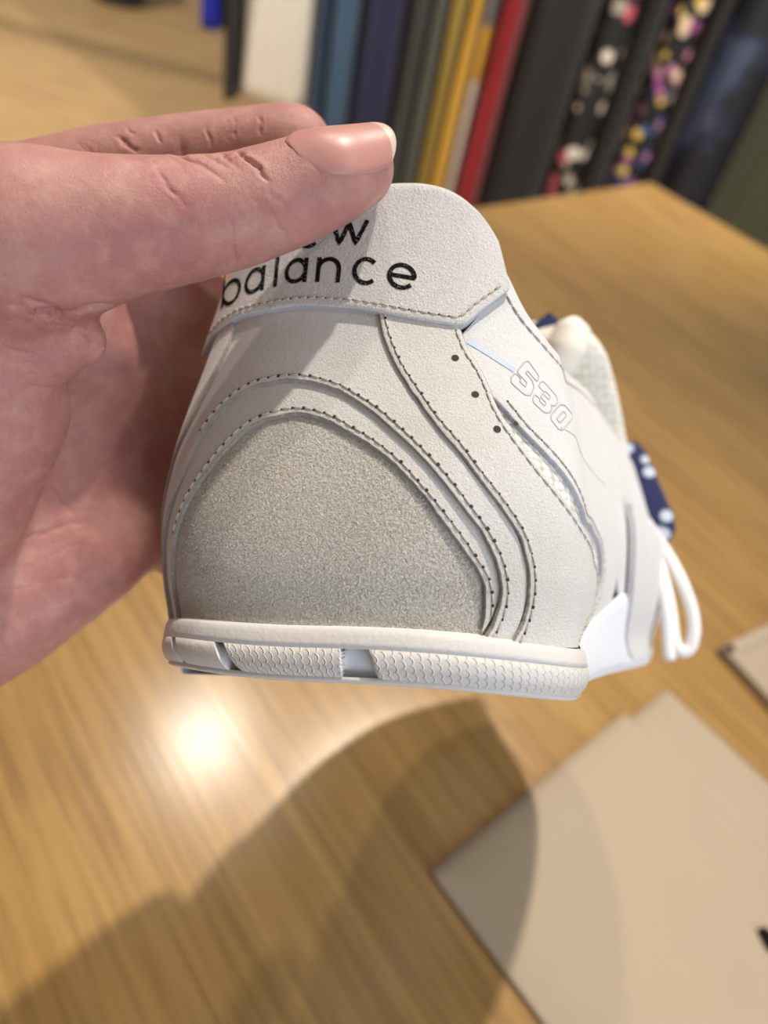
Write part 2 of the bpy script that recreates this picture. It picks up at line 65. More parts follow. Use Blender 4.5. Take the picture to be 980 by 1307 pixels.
CREASES = [(0.0009, 0.00055, [[-0.06082, 0.16345, 0.29284], [-0.04594, 0.12857, 0.30568], [-0.04342, 0.12763, 0.30569], [-0.03899, 0.12585, 0.3045]]), (0.0009, 0.0005, [[-0.05584, 0.16401, 0.29351], [-0.04203, 0.12914, 0.30603], [-0.03898, 0.12821, 0.30576]]), (0.0009, 0.0005, [[-0.05213, 0.16471, 0.29448], [-0.04014, 0.13004, 0.3063], [-0.03656, 0.12754, 0.30527]]), (0.00035, 0.0005, [[-0.04658, 0.12997, 0.30558], [-0.03979, 0.13235, 0.3068], [-0.03378, 0.13288, 0.30804]]), (0.0009, 0.00045, [[-0.0403, 0.13397, 0.30667], [-0.036, 0.12995, 0.30666], [-0.03232, 0.12848, 0.30515]]), (0.0003, 0.0005, [[-0.03707, 0.12286, 0.30034], [-0.0364, 0.12217, 0.2959], [-0.03679, 0.12515, 0.28918]]), (0.00028000000000000003, 0.0005, [[-0.06307, 0.16295, 0.29215], [-0.04685, 0.1251, 0.30509], [-0.04334, 0.12282, 0.3035]]), (0.00025, 0.00045, [[-0.05282, 0.12655, 0.30512], [-0.04728, 0.12082, 0.30329], [-0.04359, 0.11977, 0.30065]]), (0.0002, 0.0004, [[-0.03482, 0.12577, 0.30314], [-0.03061, 0.12626, 0.29986], [-0.02805, 0.12879, 0.29508]]), (0.0002, 0.0004, [[-0.03405, 0.12747, 0.3047], [-0.02907, 0.12773, 0.30175], [-0.0263, 0.12918, 0.2983]]), (0.0011, 0.001, [[-0.06244, 0.16506, 0.29455], [-0.06121, 0.16357, 0.29304], [-0.04787, 0.12898, 0.30548]]), (0.001, 0.0009, [[-0.0393, 0.16883, 0.30069], [-0.03868, 0.16761, 0.29929], [-0.03064, 0.13526, 0.30932]]), (0.0005, 0.0005, [[-0.08335, 0.16145, 0.28982], [-0.08053, 0.15969, 0.28909], [-0.06072, 0.12232, 0.30466]]), (0.0005, 0.0005, [[-0.07502, 0.16342, 0.29212], [-0.07176, 0.1617, 0.29116], [-0.06865, 0.16118, 0.29043]]), (0.00035, 0.0004, [[-0.06716, 0.16564, 0.2944], [-0.06533, 0.16301, 0.29241]]), (0.0003, 0.0004, [[-0.04655, 0.17078, 0.30083], [-0.04463, 0.16665, 0.29772]]), (0.0003, 0.0004, [[-0.05143, 0.17001, 0.29946], [-0.04958, 0.1657, 0.29606]]), (0.0003, 0.0004, [[-0.05667, 0.16775, 0.29732], [-0.055, 0.16452, 0.29435]]), (0.0018, 0.0013, [[-0.06541, 0.1045, 0.28327], [-0.06316, 0.10599, 0.28336], [-0.06175, 0.10825, 0.28156]]), (0.0009, 0.001, [[-0.06316, 0.10599, 0.28336], [-0.06035, 0.10857, 0.28301], [-0.05749, 0.11096, 0.2837], [-0.05478, 0.1149, 0.28292]]), (0.0006, 0.0008, [[-0.06175, 0.10825, 0.28156], [-0.06107, 0.11327, 0.27696], [-0.05926, 0.11294, 0.27433]]), (0.0005, 0.0008, [[-0.06905, 0.10228, 0.28483], [-0.06446, 0.10413, 0.28653], [-0.06101, 0.10735, 0.2841]]), (0.00035, 0.0006, [[-0.07137, 0.10119, 0.26853], [-0.06782, 0.10516, 0.26756], [-0.07447, 0.1298, 0.24736]]), (0.0003, 0.0005, [[-0.07162, 0.10414, 0.27617], [-0.06861, 0.10581, 0.27405], [-0.06524, 0.10776, 0.27446]]), (0.0005, 0.0008, [[-0.07386, 0.09337, 0.23081], [-0.07434, 0.11126, 0.21993], [-0.06631, 0.11826, 0.22002]]), (0.00035, 0.0006, [[-0.07287, 0.09338, 0.2364], [-0.07182, 0.10317, 0.23394], [-0.07543, 0.11976, 0.22945]]), (0.0004, 0.0007, [[-0.06725, 0.10325, 0.24884], [-0.07265, 0.11844, 0.22399], [-0.06903, 0.11584, 0.21985]]), (0.00025, 0.0005, [[-0.07615, 0.10253, 0.21509], [-0.0716, 0.10867, 0.21687], [-0.06626, 0.11351, 0.21778]]), (0.00025, 0.0005, [[-0.07895, 0.0967, 0.21246], [-0.07257, 0.10207, 0.21277], [-0.06558, 0.10686, 0.21272]])]
THUMB = [[-0.02033, 0.14453, 0.30453], [-0.02387, 0.14081, 0.30356], [-0.03076, 0.13736, 0.29998]]
LACE_LOOP = [[0.0545, 0.14732, 0.04587], [0.05811, 0.14362, 0.03662], [0.06149, 0.14014, 0.02573], [0.06386, 0.13836, 0.01545], [0.06513, 0.13822, 0.00601], [0.0658, 0.13853, -0.00086], [0.06728, 0.13849, -0.00424], [0.06966, 0.13912, -0.00371], [0.07145, 0.13891, 0.00071], [0.07151, 0.13887, 0.00732], [0.06955, 0.13901, 0.01548], [0.06671, 0.14108, 0.02322], [0.06308, 0.14399, 0.03079], [0.05829, 0.14642, 0.03915], [0.0545, 0.14732, 0.04587]]
LACE_END = [[0.05578, 0.14197, 0.04224], [0.05921, 0.13852, 0.03123], [0.06162, 0.13677, 0.02086], [0.06313, 0.13679, 0.01088], [0.06372, 0.13758, 0.00106], [0.06389, 0.13793, -0.00698]]
NAVY = [[0.05568, 0.16772, 0.07123], [0.05867, 0.1657, 0.06348], [0.06249, 0.16353, 0.05185], [0.06574, 0.16188, 0.04238], [0.06846, 0.16098, 0.03383]]
NAVY2 = [[0.0255, 0.11729, 0.09655], [0.02852, 0.11772, 0.09938], [0.03202, 0.1183, 0.10221]]
TONGUE = [[0.05627, 0.15607, 0.04733], [0.05333, 0.1434, 0.06695], [0.05022, 0.12932, 0.08206], [0.04649, 0.11703, 0.09174], [0.04259, 0.10779, 0.09565]]
NAIL_ANGLE = 46
LIP = [[0.03859, 0.10894, 0.09732], [0.0378, 0.10882, 0.09351], [0.03629, 0.10868, 0.0885], [0.03381, 0.10883, 0.0832], [0.03088, 0.10876, 0.07836]]
LIP2 = [[0.02298, 0.12781, 0.10491], [0.02646, 0.12353, 0.09892], [0.03074, 0.11962, 0.09212]]
POUCH = [[0.18742, 0.28421, 0.0], [0.24045, 0.23807, 0.0], [0.1597, 0.25926, 0.0], [0.06089, 0.14637, 0.0], [0.11503, 0.09737, 0.0]]
TRAY = [[0.22271, 0.32222, 0.008], [0.25841, 0.35082, 0.008], [0.24652, 0.2906, 0.008]]
PRINT = [[0.2162, 0.15562, 0.005], [0.22003, 0.15787, 0.005], [0.2227, 0.15607, 0.005], [0.22387, 0.1489, 0.005], [0.21984, 0.14733, 0.005], [0.21833, 0.151, 0.005]]
GARMENTS = [(-0.891, -0.816, -0.314, 2.5, 'royal_blue'), (-0.81, -0.768, -0.494, 2.5, 'black'), (-0.765, -0.532, -0.476, 2.5, 'white'), (-0.535, -0.497, -0.66, 2.5, 'teal'), (-0.494, -0.412, -0.66, 2.5, 'steel_blue'), (-0.408, -0.288, -0.66, 2.5, 'navy'), (-0.278, -0.208, -0.66, 2.5, 'charcoal'), (-0.206, -0.169, -0.66, 2.5, 'grey_green'), (-0.165, -0.113, -0.66, 2.5, 'mustard'), (-0.111, -0.071, -0.66, 2.5, 'yellow'), (-0.064, -0.035, -0.66, 2.5, 'striped'), (-0.033, 0.048, -0.66, 2.5, 'red'), (0.055, 0.243, -0.66, 2.5, 'black'), (0.247, 0.35, -0.66, 2.5, 'black_floral'), (0.357, 0.419, -0.66, 2.5, 'black'), (0.423, 0.53, -0.66, 2.5, 'bright_floral'), (0.535, 0.581, -0.66, 2.5, 'black'), (0.581, 0.775, -0.66, 2.5, 'camouflage'), (0.751, 1.027, -0.66, 2.3, 'olive')]
FARBOX = [-1.83881, 3.99284, -0.72]
TABLE_CORNER = [0.25062, 1.15036, 0.0]

# ---- shoe reference surface ----
def cspline(xs,ys):
    xs=np.asarray(xs,float);ys=np.asarray(ys,float);n=len(xs);h=np.diff(xs)
    # pchip-like monotone-ish tangents
    d=np.diff(ys)/h;m=np.zeros(n);m[0]=d[0];m[-1]=d[-1]
    m[1:-1]=(d[:-1]*h[1:]+d[1:]*h[:-1])/(h[1:]+h[:-1])
    def f(x):
        x=np.clip(x,xs[0],xs[-1]);i=np.clip(np.searchsorted(xs,x)-1,0,n-2)
        t=(x-xs[i])/h[i];t2=t*t;t3=t2*t
        return (2*t3-3*t2+1)*ys[i]+(t3-2*t2+t)*h[i]*m[i]+(-2*t3+3*t2)*ys[i+1]+(t3-t2)*h[i]*m[i+1]
    return f
ZK=[-.01,0,.010,.022,.036,.050,.060,.070,.080,.090]
W_=cspline(ZK,[.041,.0415,.0432,.0437,.0425,.0402,.0383,.0358,.0330,.031])
Y0_=cspline(ZK,[0,0,-.002,-.002,.0005,.0045,.0065,.0075,.0075,.007])
L_=cspline(ZK,[.027,.027,.028,.027,.026,.024,.0225,.021,.020,.019])
NEXP=2.35
def ss(t): t=np.clip(t,0,1); return t*t*(3-2*t)
def S(u,z):
    u=np.asarray(u,float);z=np.asarray(z,float)
    a=np.abs(u);sg=np.where(u<0,-1.,1.);th=np.minimum(a,1)*np.pi/2
    W=W_(z);y0=Y0_(z);L=L_(z)
    x=W*np.maximum(np.sin(th),1e-9)**(2/NEXP);y=y0+L*(1-np.maximum(np.cos(th),0)**(2/NEXP))
    d=np.maximum(a-1,0)*.1
    t=ss(d/.15)
    x=x+t*(.010+.13*np.clip(z,0,.03)-.06*np.clip(z-.03,0,.05));y=y+d
    x=x*np.sqrt(np.clip(1-(np.maximum(d-.15,0)/.0951)**2,0,1))
    return np.stack([sg*x+.008*t,y,z+0*x],-1)
def N(u,z,e=1e-4):
    u=np.asarray(u,float)
    du=S(u+e,z)-S(u-e,z);dz=S(u,z+e)-S(u,z-e)
    n=np.cross(du,dz);n/=np.linalg.norm(n,axis=-1,keepdims=True)+1e-12
    return n
UT=[0,.155,.29,.40,.47,.533,.58,.624,.70,.84,1.0,1.2,1.47,1.69,1.9,2.15,2.4,2.8,3.2,3.45]
ZT_=cspline(UT,[.0845,.0845,.0840,.0825,.0805,.0775,.0725,.0660,.0600,.0560,.0560,.0600,.0655,.0660,.0655,.060,.050,.040,.032,.024])
def ZT(u): return ZT_(np.abs(u))

# ------------------------------------------------------------------ helpers
def mk(name, verts, faces, mats=None, parent=None, fm=None, smooth=True, uvs=None):
    me = bpy.data.meshes.new(name)
    me.from_pydata([tuple(map(float, v)) for v in verts], [], [tuple(map(int, f)) for f in faces]); me.validate(); me.update()
    o = bpy.data.objects.new(name, me); col.objects.link(o)
    for m in (mats if isinstance(mats, (list, tuple)) else [mats]): me.materials.append(m)
    if fm is not None and len(fm) == len(me.polygons): me.polygons.foreach_set('material_index', np.array(fm, np.int32))
    if smooth: me.polygons.foreach_set('use_smooth', np.ones(len(me.polygons), bool))
    if uvs is not None:
        l = me.uv_layers.new(name='UVMap'); vi = np.empty(len(me.loops), np.int32); me.loops.foreach_get('vertex_index', vi)
        l.data.foreach_set('uv', np.asarray(uvs, np.float32)[vi].ravel())
    if parent: o.parent = parent
    return o
def empty(name, loc=(0, 0, 0)):
    o = bpy.data.objects.new(name, None); col.objects.link(o); o.location = loc; o.empty_display_size = .02; return o
def tag(o, label, cat, group=None):
    o['label'] = label; o['category'] = cat
    if group: o['group'] = group
    return o
def grid_faces(nr, nc, closed=False, base=0):
    f = []
    for i in range(nr - 1):
        for j in range(nc if closed else nc - 1):
            k = (j + 1) % nc; f.append((base + i * nc + j, base + i * nc + k, base + (i + 1) * nc + k, base + (i + 1) * nc + j))
    return f
def resample(P, n, metric=None):
    P = np.asarray(P, float); Q = P if metric is None else metric(P)
    s = np.r_[0, np.cumsum(np.linalg.norm(np.diff(Q, axis=0), axis=1))]
    ks = np.linspace(0, s[-1], n); out = []
    for k in range(P.shape[1]): out.append(cspline(s, P[:, k])(ks))
    return np.stack(out, 1)
def tube(P, r, seg=10, flat=1.0, caps=True):
    P = np.asarray(P, float); n = len(P); r = np.broadcast_to(np.asarray(r, float), (n,))
    T = np.gradient(P, axis=0); T /= np.linalg.norm(T, axis=1, keepdims=True) + 1e-12
    a = np.array([0, 0, 1.]) if abs(T[0, 2]) < .8 else np.array([1., 0, 0]); V = []
    nrm = np.cross(T[0], a); nrm /= np.linalg.norm(nrm)
    for i in range(n):
        nrm = nrm - T[i] * (nrm @ T[i]); nrm /= np.linalg.norm(nrm); b = np.cross(T[i], nrm)
        for k in range(seg):
            t = 2 * math.pi * k / seg; V.append(P[i] + r[i] * (math.cos(t) * nrm + flat * math.sin(t) * b))
    F_ = grid_faces(n, seg, True)
    if caps:
        F_.append(tuple(range(seg))[::-1]); F_.append(tuple((n - 1) * seg + k for k in range(seg)))
    return np.array(V), F_
def join(parts):
    V = []; F_ = []; b = 0
    for v, f in parts:
        V.append(np.asarray(v)); F_ += [tuple(i + b for i in q) for q in f]; b += len(v)
    return np.concatenate(V), F_
def boxmesh(sx, sy, sz, bev, seg=3):
    bm = bmesh.new(); bmesh.ops.create_cube(bm, size=1)
    for v in bm.verts: v.co = Vector((v.co.x * sx, v.co.y * sy, v.co.z * sz))
    bmesh.ops.bevel(bm, geom=bm.edges[:], offset=bev, segments=seg, profile=.5, affect='EDGES')
    v = [x.co[:] for x in bm.verts]; bm.verts.index_update(); f = [tuple(x.index for x in q.verts) for q in bm.faces]; bm.free(); return np.array(v), f

# ------------------------------------------------------------------ materials
def srgb(r, g, b):
    c = lambda v: ((v / 255) / 12.92 if v / 255 <= .04045 else ((v / 255 + .055) / 1.055) ** 2.4)
    return (c(r), c(g), c(b), 1)
class NT:
    def __init__(s, name):
        s.m = bpy.data.materials.new(name); s.m.use_nodes = True; s.t = s.m.node_tree; s.b = s.t.nodes['Principled BSDF']
        s.co = s.t.nodes.new('ShaderNodeTexCoord')
    def n(s, typ, **kw):
        x = s.t.nodes.new('ShaderNode' + typ)
        for k, v in kw.items():
            if k in x.inputs: x.inputs[k].default_value = v
            else: setattr(x, k, v)
        return x
    def l(s, a, b): s.t.links.new(a, b)
    def mapped(s, scale=(1, 1, 1), rot=(0, 0, 0), src='Object'):
        m = s.n('Mapping'); m.inputs['Scale'].default_value = scale; m.inputs['Rotation'].default_value = rot; s.l(s.co.outputs[src], m.inputs['Vector']); return m.outputs[0]
    def noise(s, vec, scale, detail=4, rough=.55, dist=0):
        x = s.n('TexNoise'); x.inputs['Scale'].default_value = scale; x.inputs['Detail'].default_value = detail; x.inputs['Roughness'].default_value = rough; x.inputs['Distortion'].default_value = dist
        s.l(vec, x.inputs['Vector']); return x.outputs['Fac']
    def ramp(s, fac, stops, mode='LINEAR'):
        x = s.n('ValToRGB'); e = x.color_ramp.elements; x.color_ramp.interpolation = mode
        while len(e) < len(stops): e.new(.5)
        for q, (p, c) in zip(e, stops): q.position = p; q.color = c
        s.l(fac, x.inputs[0]); return x.outputs[0]
    def mix(s, a, b, fac, mode='MIX'):
        x = s.n('Mix'); x.data_type = 'RGBA'; x.blend_type = mode
        for sock, v in ((x.inputs[0], fac), (x.inputs[6], a), (x.inputs[7], b)):
            if hasattr(v, 'links') or hasattr(v, 'is_linked'): s.l(v, sock)
            else: sock.default_value = v
        return x.outputs[2]
    def math(s, op, a, b=0):
        x = s.n('Math'); x.operation = op
        for i, v in enumerate((a, b)):
            if hasattr(v, 'is_linked'): s.l(v, x.inputs[i])
            else: x.inputs[i].default_value = v
        return x.outputs[0]
    def bump(s, h, dist, strength=1.0):
        x = s.n('Bump'); x.inputs['Strength'].default_value = strength; x.inputs['Distance'].default_value = dist; s.l(h, x.inputs['Height'])
        if s.b.inputs['Normal'].is_linked: s.l(s.b.inputs['Normal'].links[0].from_socket, x.inputs['Normal'])
        s.l(x.outputs[0], s.b.inputs['Normal'])
    def set(s, **kw):
        for k, v in kw.items():
            i = s.b.inputs[k.replace('_', ' ')]
            if hasattr(v, 'is_linked'): s.l(v, i)
            else: i.default_value = v
        return s

def plain(name, c, rough=.6, **kw):
    t = NT(name); t.set(Base_Color=c, Roughness=rough, **kw); return t.m
def suede(name, c1, c2, grain, dist, dirt=None, sheen=.25, pit=.40, tip=.35):
    t = NT(name); o = t.co.outputs['Object']
    base = t.mix(c1, c2, t.ramp(t.noise(o, 60, 4), [(.35, (0, 0, 0, 1)), (.7, (1, 1, 1, 1))]))
    g = t.noise(o, grain, 4, .6, .6)
    base = t.mix(base, (.92, .90, .86, 1), t.ramp(g, [(.55, (0, 0, 0, 1)), (.80, (tip, tip, tip, 1))]))
    base = t.mix(base, (.30, .26, .21, 1), t.ramp(g, [(.15, (pit, pit, pit, 1)), (.42, (0, 0, 0, 1))]))
    if dirt is not None: base = t.mix(base, dirt, t.ramp(t.noise(o, 38, 3, .6), [(.46, (0, 0, 0, 1)), (.68, (.55, .55, .55, 1))]))
    t.set(Base_Color=base, Roughness=.95, Sheen_Weight=sheen, Sheen_Roughness=.6, Specular_IOR_Level=.15)
    t.bump(t.noise(o, grain * 2.4, 3), dist * .35); t.bump(g, dist); return t.m
M_ROUGH = suede('rough_suede', (.86, .82, .75, 1), (.80, .76, .68, 1), 1650, .00135, (.78, .69, .55, 1), .3, .42, .75)
M_SUEDE = suede('smooth_suede', (.70, .69, .665, 1), (.645, .635, .61, 1), 2300, .00026, (.60, .56, .48, 1))
M_TAB = suede('tab_suede', (.71, .695, .67, 1), (.66, .645, .62, 1), 2100, .00040)
M_SIDE = suede('side_suede', (.67, .665, .66, 1), (.62, .615, .61, 1), 1700, .00018)
M_EDGE = suede('cut_leather_edge', (.50, .50, .55, 1), (.40, .39, .42, 1), 1400, .0004)
M_DEDGE = suede('soiled_leather_edge', (.36, .33, .30, 1), (.27, .24, .21, 1), 1400, .0004)
M_INK = plain('black_print', (.010, .009, .008, 1), .95, Specular_IOR_Level=.08)
M_HOLE = plain('dark_stitch_hole', (.07, .055, .042, 1), .95, Specular_IOR_Level=.05)
M_THREAD = plain('beige_thread', (.50, .45, .38, 1), .8)
M_EMB = plain('grey_embossing', (.47, .48, .50, 1), .8)
M_BLUE = plain('pale_blue_reflective', (.46, .53, .66, 1), .5)
M_EVA = plain('white_foam', (.84, .87, .92, 1), .55)
M_INSIDE = plain('cream_lining', (.70, .62, .48, 1), .9)
M_INSIDE2 = plain('cream_padding', (.88, .83, .72, 1), .8)
M_LACE = plain('white_lace', (.86, .85, .85, 1), .85)
def knit(name, c, c2, sc, d):
    t = NT(name); o = t.co.outputs['Object']
    v = t.n('TexVoronoi'); v.inputs['Scale'].default_value = sc; v.inputs['Randomness'].default_value = .35; t.l(o, v.inputs['Vector'])
    t.set(Base_Color=t.mix(c, c2, t.ramp(v.outputs['Distance'], [(.35, (0, 0, 0, 1)), (.75, (1, 1, 1, 1))])), Roughness=.85); t.bump(t.math('SUBTRACT', 1, v.outputs['Distance']), d); return t.m
M_KNIT = knit('white_mesh_fabric', (.84, .82, .76, 1), (.52, .49, .43, 1), 620, .0006)
M_KNIT2 = knit('cream_mesh_fabric', (.88, .85, .76, 1), (.68, .64, .54, 1), 420, .0005)
# heel rubber with fine scale relief
t = NT('cream_rubber'); uvm = t.mapped((1, 1, 1), src='UV')
def scales(t, vec):
    sx = t.n('SeparateXYZ'); t.l(vec, sx.inputs[0]); x, y = sx.outputs[0], sx.outputs[1]
    row = t.math('FLOOR', y); off = t.math('MULTIPLY', t.math('MODULO', row, 2), .5)
    fx = t.math('SUBTRACT', t.math('FRACT', t.math('ADD', t.math('ADD', x, off), 100)), .5); fy = t.math('FRACT', y)
    d = t.math('SQRT', t.math('ADD', t.math('MULTIPLY', fx, fx), t.math('MULTIPLY', t.math('MULTIPLY', fy, fy), .8)))
    return t.math('ABSOLUTE', t.math('SUBTRACT', d, .62)), y
sw = t.n('SeparateXYZ'); t.l(uvm, sw.inputs[0]); cw = t.n('CombineXYZ'); t.l(sw.outputs[1], cw.inputs[0]); t.l(sw.outputs[0], cw.inputs[1]); h, yy = scales(t, cw.outputs[0])
line = t.ramp(h, [(.0, (0, 0, 0, 1)), (.13, (1, 1, 1, 1))])
o = t.co.outputs['Object']
base = t.mix((.68, .66, .64, 1), (.60, .575, .55, 1), t.noise(o, 90, 4))
t.set(Base_Color=t.mix((.76, .74, .71, 1), base, line), Roughness=.55); t.bump(line, .00022, .8); M_RUB = t.m
t = NT('smooth_rubber'); o = t.co.outputs['Object']
t.set(Base_Color=t.mix((.70, .68, .66, 1), (.63, .605, .58, 1), t.noise(o, 110, 4)), Roughness=.55); t.bump(t.noise(o, 900, 2), .0001); M_RUBS = t.m
# navy cloth with white flecks
t = NT('navy_dotted_cloth'); o = t.co.outputs['Object']
v = t.n('TexVoronoi'); v.inputs['Scale'].default_value = 125; v.inputs['Randomness'].default_value = .8; t.l(o, v.inputs['Vector'])
t.set(Base_Color=t.mix((.010, .016, .085, 1), (.55, .62, .75, 1), t.ramp(v.outputs['Distance'], [(.24, (1, 1, 1, 1)), (.32, (0, 0, 0, 1))])), Roughness=.8); M_NAVY = t.m
# skin
t = NT('skin'); o = t.co.outputs['Object']
c = t.mix((.47, .232, .197, 1), (.38, .142, .132, 1), t.ramp(t.noise(o, 45, 4), [(.3, (0, 0, 0, 1)), (.7, (1, 1, 1, 1))]))
c = t.mix(c, (.57, .33, .25, 1), t.ramp(t.noise(o, 190, 5, .65), [(.45, (0, 0, 0, 1)), (.75, (.6, .6, .6, 1))]))
c = t.mix(c, (.42, .14, .12, 1), t.ramp(t.noise(o, 620, 4, .6), [(.55, (0, 0, 0, 1)), (.8, (.35, .35, .35, 1))]))
t.set(Base_Color=c, Roughness=.46, Subsurface_Weight=.15, Subsurface_Radius=(.006, .0022, .0012), Subsurface_Scale=.6, Specular_IOR_Level=.45)
v = t.n('TexVoronoi'); v.feature = 'DISTANCE_TO_EDGE'; v.inputs['Scale'].default_value = 2100; t.l(t.mapped((1, .45, 1), (0, 0, .3)), v.inputs['Vector'])
t.bump(t.ramp(v.outputs['Distance'], [(0, (0, 0, 0, 1)), (.18, (1, 1, 1, 1))]), .000035, .6); t.bump(t.noise(o, 520, 7, .75), .00042, .6); M_SKIN = t.m
t = NT('nail'); o = t.co.outputs['Object']
t.set(Base_Color=(.50, .24, .205, 1), Roughness=.40, Subsurface_Weight=.2, Subsurface_Radius=(.004, .002, .001), Specular_IOR_Level=.4); M_NAIL = t.m
M_NAILTIP = plain('nail_free_edge', (.62, .47, .37, 1), .35)
# wood
def wood(name, ca, cb, cc, rotz, rough, s=1.0, coat=.0):
    t = NT(name); vec = t.mapped((1, 1, 1), (0, 0, rotz))
    m = t.n('Mapping'); m.inputs['Scale'].default_value = (1.3 * s, 26 * s, 4 * s); t.l(vec, m.inputs['Vector'])
    n1 = t.noise(m.outputs[0], 3.2, 5, .6, .8)
    m2 = t.n('Mapping'); m2.inputs['Scale'].default_value = (7 * s, 190 * s, 9 * s); t.l(vec, m2.inputs['Vector']); n2 = t.noise(m2.outputs[0], 1.6, 3, .6, .3)
    c = t.ramp(n1, [(.30, ca), (.5, cb), (.72, cc)]); c = t.mix(c, (.16, .085, .030, 1), t.ramp(n2, [(.36, (.46, .46, .46, 1)), (.55, (0, 0, 0, 1))]))
    t.set(Base_Color=c, Roughness=rough, Specular_IOR_Level=.5, Coat_Weight=coat, Coat_Roughness=.25); t.bump(n2, .00008, .5); return t.m
M_TABLE = wood('table_oak', (.335, .188, .058, 1), (.40, .236, .077, 1), (.455, .278, .095, 1), math.radians(90), .21)
M_FLOOR = wood('floor_wood', (.46, .29, .125, 1), (.55, .36, .165, 1), (.62, .42, .20, 1), math.radians(-4), .5, .5)
M_TEDGE = wood('table_edge', (.34, .19, .075, 1), (.40, .23, .09, 1), (.44, .26, .105, 1), math.radians(90), .5)

# ------------------------------------------------------------------ setting: floor, table
FZ = -0.72
v, f = boxmesh(12, 12, .04, .002, 1); fl = mk('floor', v + [0, 3, FZ - .02], f, M_FLOOR, smooth=False); fl['kind'] = 'structure'; fl['label'] = 'light brown wooden shop floor'
M_WALL = NT('white_wall_paint'); M_WALL.set(Base_Color=M_WALL.mix((.72, .70, .66, 1), (.68, .66, .62, 1), M_WALL.noise(M_WALL.co.outputs['Object'], 3, 4)), Roughness=.9); M_WALL = M_WALL.m
for nm, (sx, sy, cx_, cy_) in dict(wall_back=(12, .1, 0, 8.95), wall_left=(.1, 12, -5.95, 3), wall_right=(.1, 12, 5.95, 3), wall_front=(12, .1, 0, -2.95)).items():
    v, f = boxmesh(sx, sy, 2.7, .004, 1); w_ = mk(nm, v + [cx_, cy_, FZ + 1.35], f, M_WALL, smooth=False); w_['kind'] = 'structure'; w_['label'] = 'plain off-white painted shop wall'
E1 = np.array([math.cos(math.radians(-134.5)), math.sin(math.radians(-134.5)), 0]); E2 = np.array([math.cos(math.radians(-47)), math.sin(math.radians(-47)), 0])
E2 = np.array([-E1[1], E1[0], 0])
CORNER = np.array(TABLE_CORNER) * [1, 1, 0]; TL1, TL2, TT = 1.9, 1.35, .034
tab = tag(empty('display_table', tuple(CORNER + E1 * TL1 / 2 + E2 * TL2 / 2 + [0, 0, FZ])), 'wooden display table with straight oak grain under the sneaker', 'table')
tab.rotation_euler = (0, 0, math.atan2(E1[1], E1[0]))
v, f = boxmesh(TL1, TL2, TT, .0025, 2); top = mk('tabletop', v + [0, 0, -FZ - TT / 2], f, M_TABLE, tab, smooth=False)
for sx in (-1, 1):
    for sy in (-1, 1):
        v, f = boxmesh(.06, .06, -FZ - TT, .003, 2); mk('leg', v + [sx * (TL1 / 2 - .12), sy * (TL2 / 2 - .12), (-FZ - TT) / 2], f, M_TEDGE, tab, smooth=False)
for sx in (-1, 1):
    v, f = boxmesh(.022, TL2 - .3, .07, .002, 1); mk('apron', v + [sx * (TL1 / 2 - .12), 0, -FZ - TT - .034], f, M_TEDGE, tab, smooth=False)
for sy in (-1, 1):
    v, f = boxmesh(TL1 - .3, .022, .07, .002, 1); mk('apron', v + [0, sy * (TL2 / 2 - .12), -FZ - TT - .034], f, M_TEDGE, tab, smooth=False)

# ------------------------------------------------------------------ sneaker
shoe = tag(empty('sneaker'), 'off-white suede sneaker with printed heel tab, held heel up in a hand', 'shoe')
ax = [Vector(a) for a in SHOE_AXES]; Ms = Matrix((ax[0], ax[1], ax[2])).transposed().to_4x4(); Ms.translation = Vector(SHOE_LOC); shoe.matrix_world = Ms
Ms3 = np.array(SHOE_AXES).T
def S3(P): P = np.asarray(P, float); return S(P[..., 0], P[..., 1])
def on(P, off):
    P = np.asarray(P, float); return S(P[..., 0], P[..., 1]) + N(P[..., 0], P[..., 1]) * np.asarray(off)[..., None]
def strip(name, A, Bc, low, off, mats, cols=150, K=26, edgeB=False, offB=None, bulge=0., wob=.00012):
    A = resample(A, cols, S3); Bc = resample(Bc, cols, S3)
    dist = np.linalg.norm(S3(A) - S3(Bc), axis=1) + 1e-6
    rows = []; ed = []
    offB = off if offB is None else offB
    prof = [(0, low, 1), (0, off - .00035, 1), (.00012, off - .00010, 1), (.00035, off, 0)]
    wv = RNG.normal(0, 1, cols); wv = np.convolve(np.pad(wv, 3, mode='edge'), np.ones(7) / 7, 'same')[3:-3] * wob * 2
    for st, of, e in prof:
        s = np.clip((st + wv) / dist, -.1, .45)[:, None]; rows.append(on(A + (Bc - A) * s, np.full(cols, of))); ed.append(e)
    ts = np.linspace(0, 1, K + 1)[1:]
    end = .00035 if edgeB else 0
    for q in ts:
        s = (.00035 / dist + (1 - .00035 / dist - end / dist) * q)[:, None]
        rows.append(on(A + (Bc - A) * s, np.full(cols, off + (offB - off) * q + bulge * 4 * q * (1 - q)))); ed.append(0)
    if edgeB:
        for st, of in ((.00012, off - .0001), (0, off - .00035), (0, low)):
            s = (1 - st / dist)[:, None]; rows.append(on(A + (Bc - A) * s, np.full(cols, of))); ed.append(1)
    fmx = []
    for i in range(len(rows) - 1): fmx += [1 if (ed[i] or ed[i + 1]) and i != 3 else 0] * (cols - 1)
    V = np.concatenate(rows); Fc = grid_faces(len(rows), cols)
    return mk(name, V, Fc, mats, shoe, fmx)
mir = lambda L: [(-a, b) for a, b in L]
OB, O0, O1, O2, O3, OS, OT = -.0026, -.0019, -.0010, -.0001, .0006, -.0004, .0013
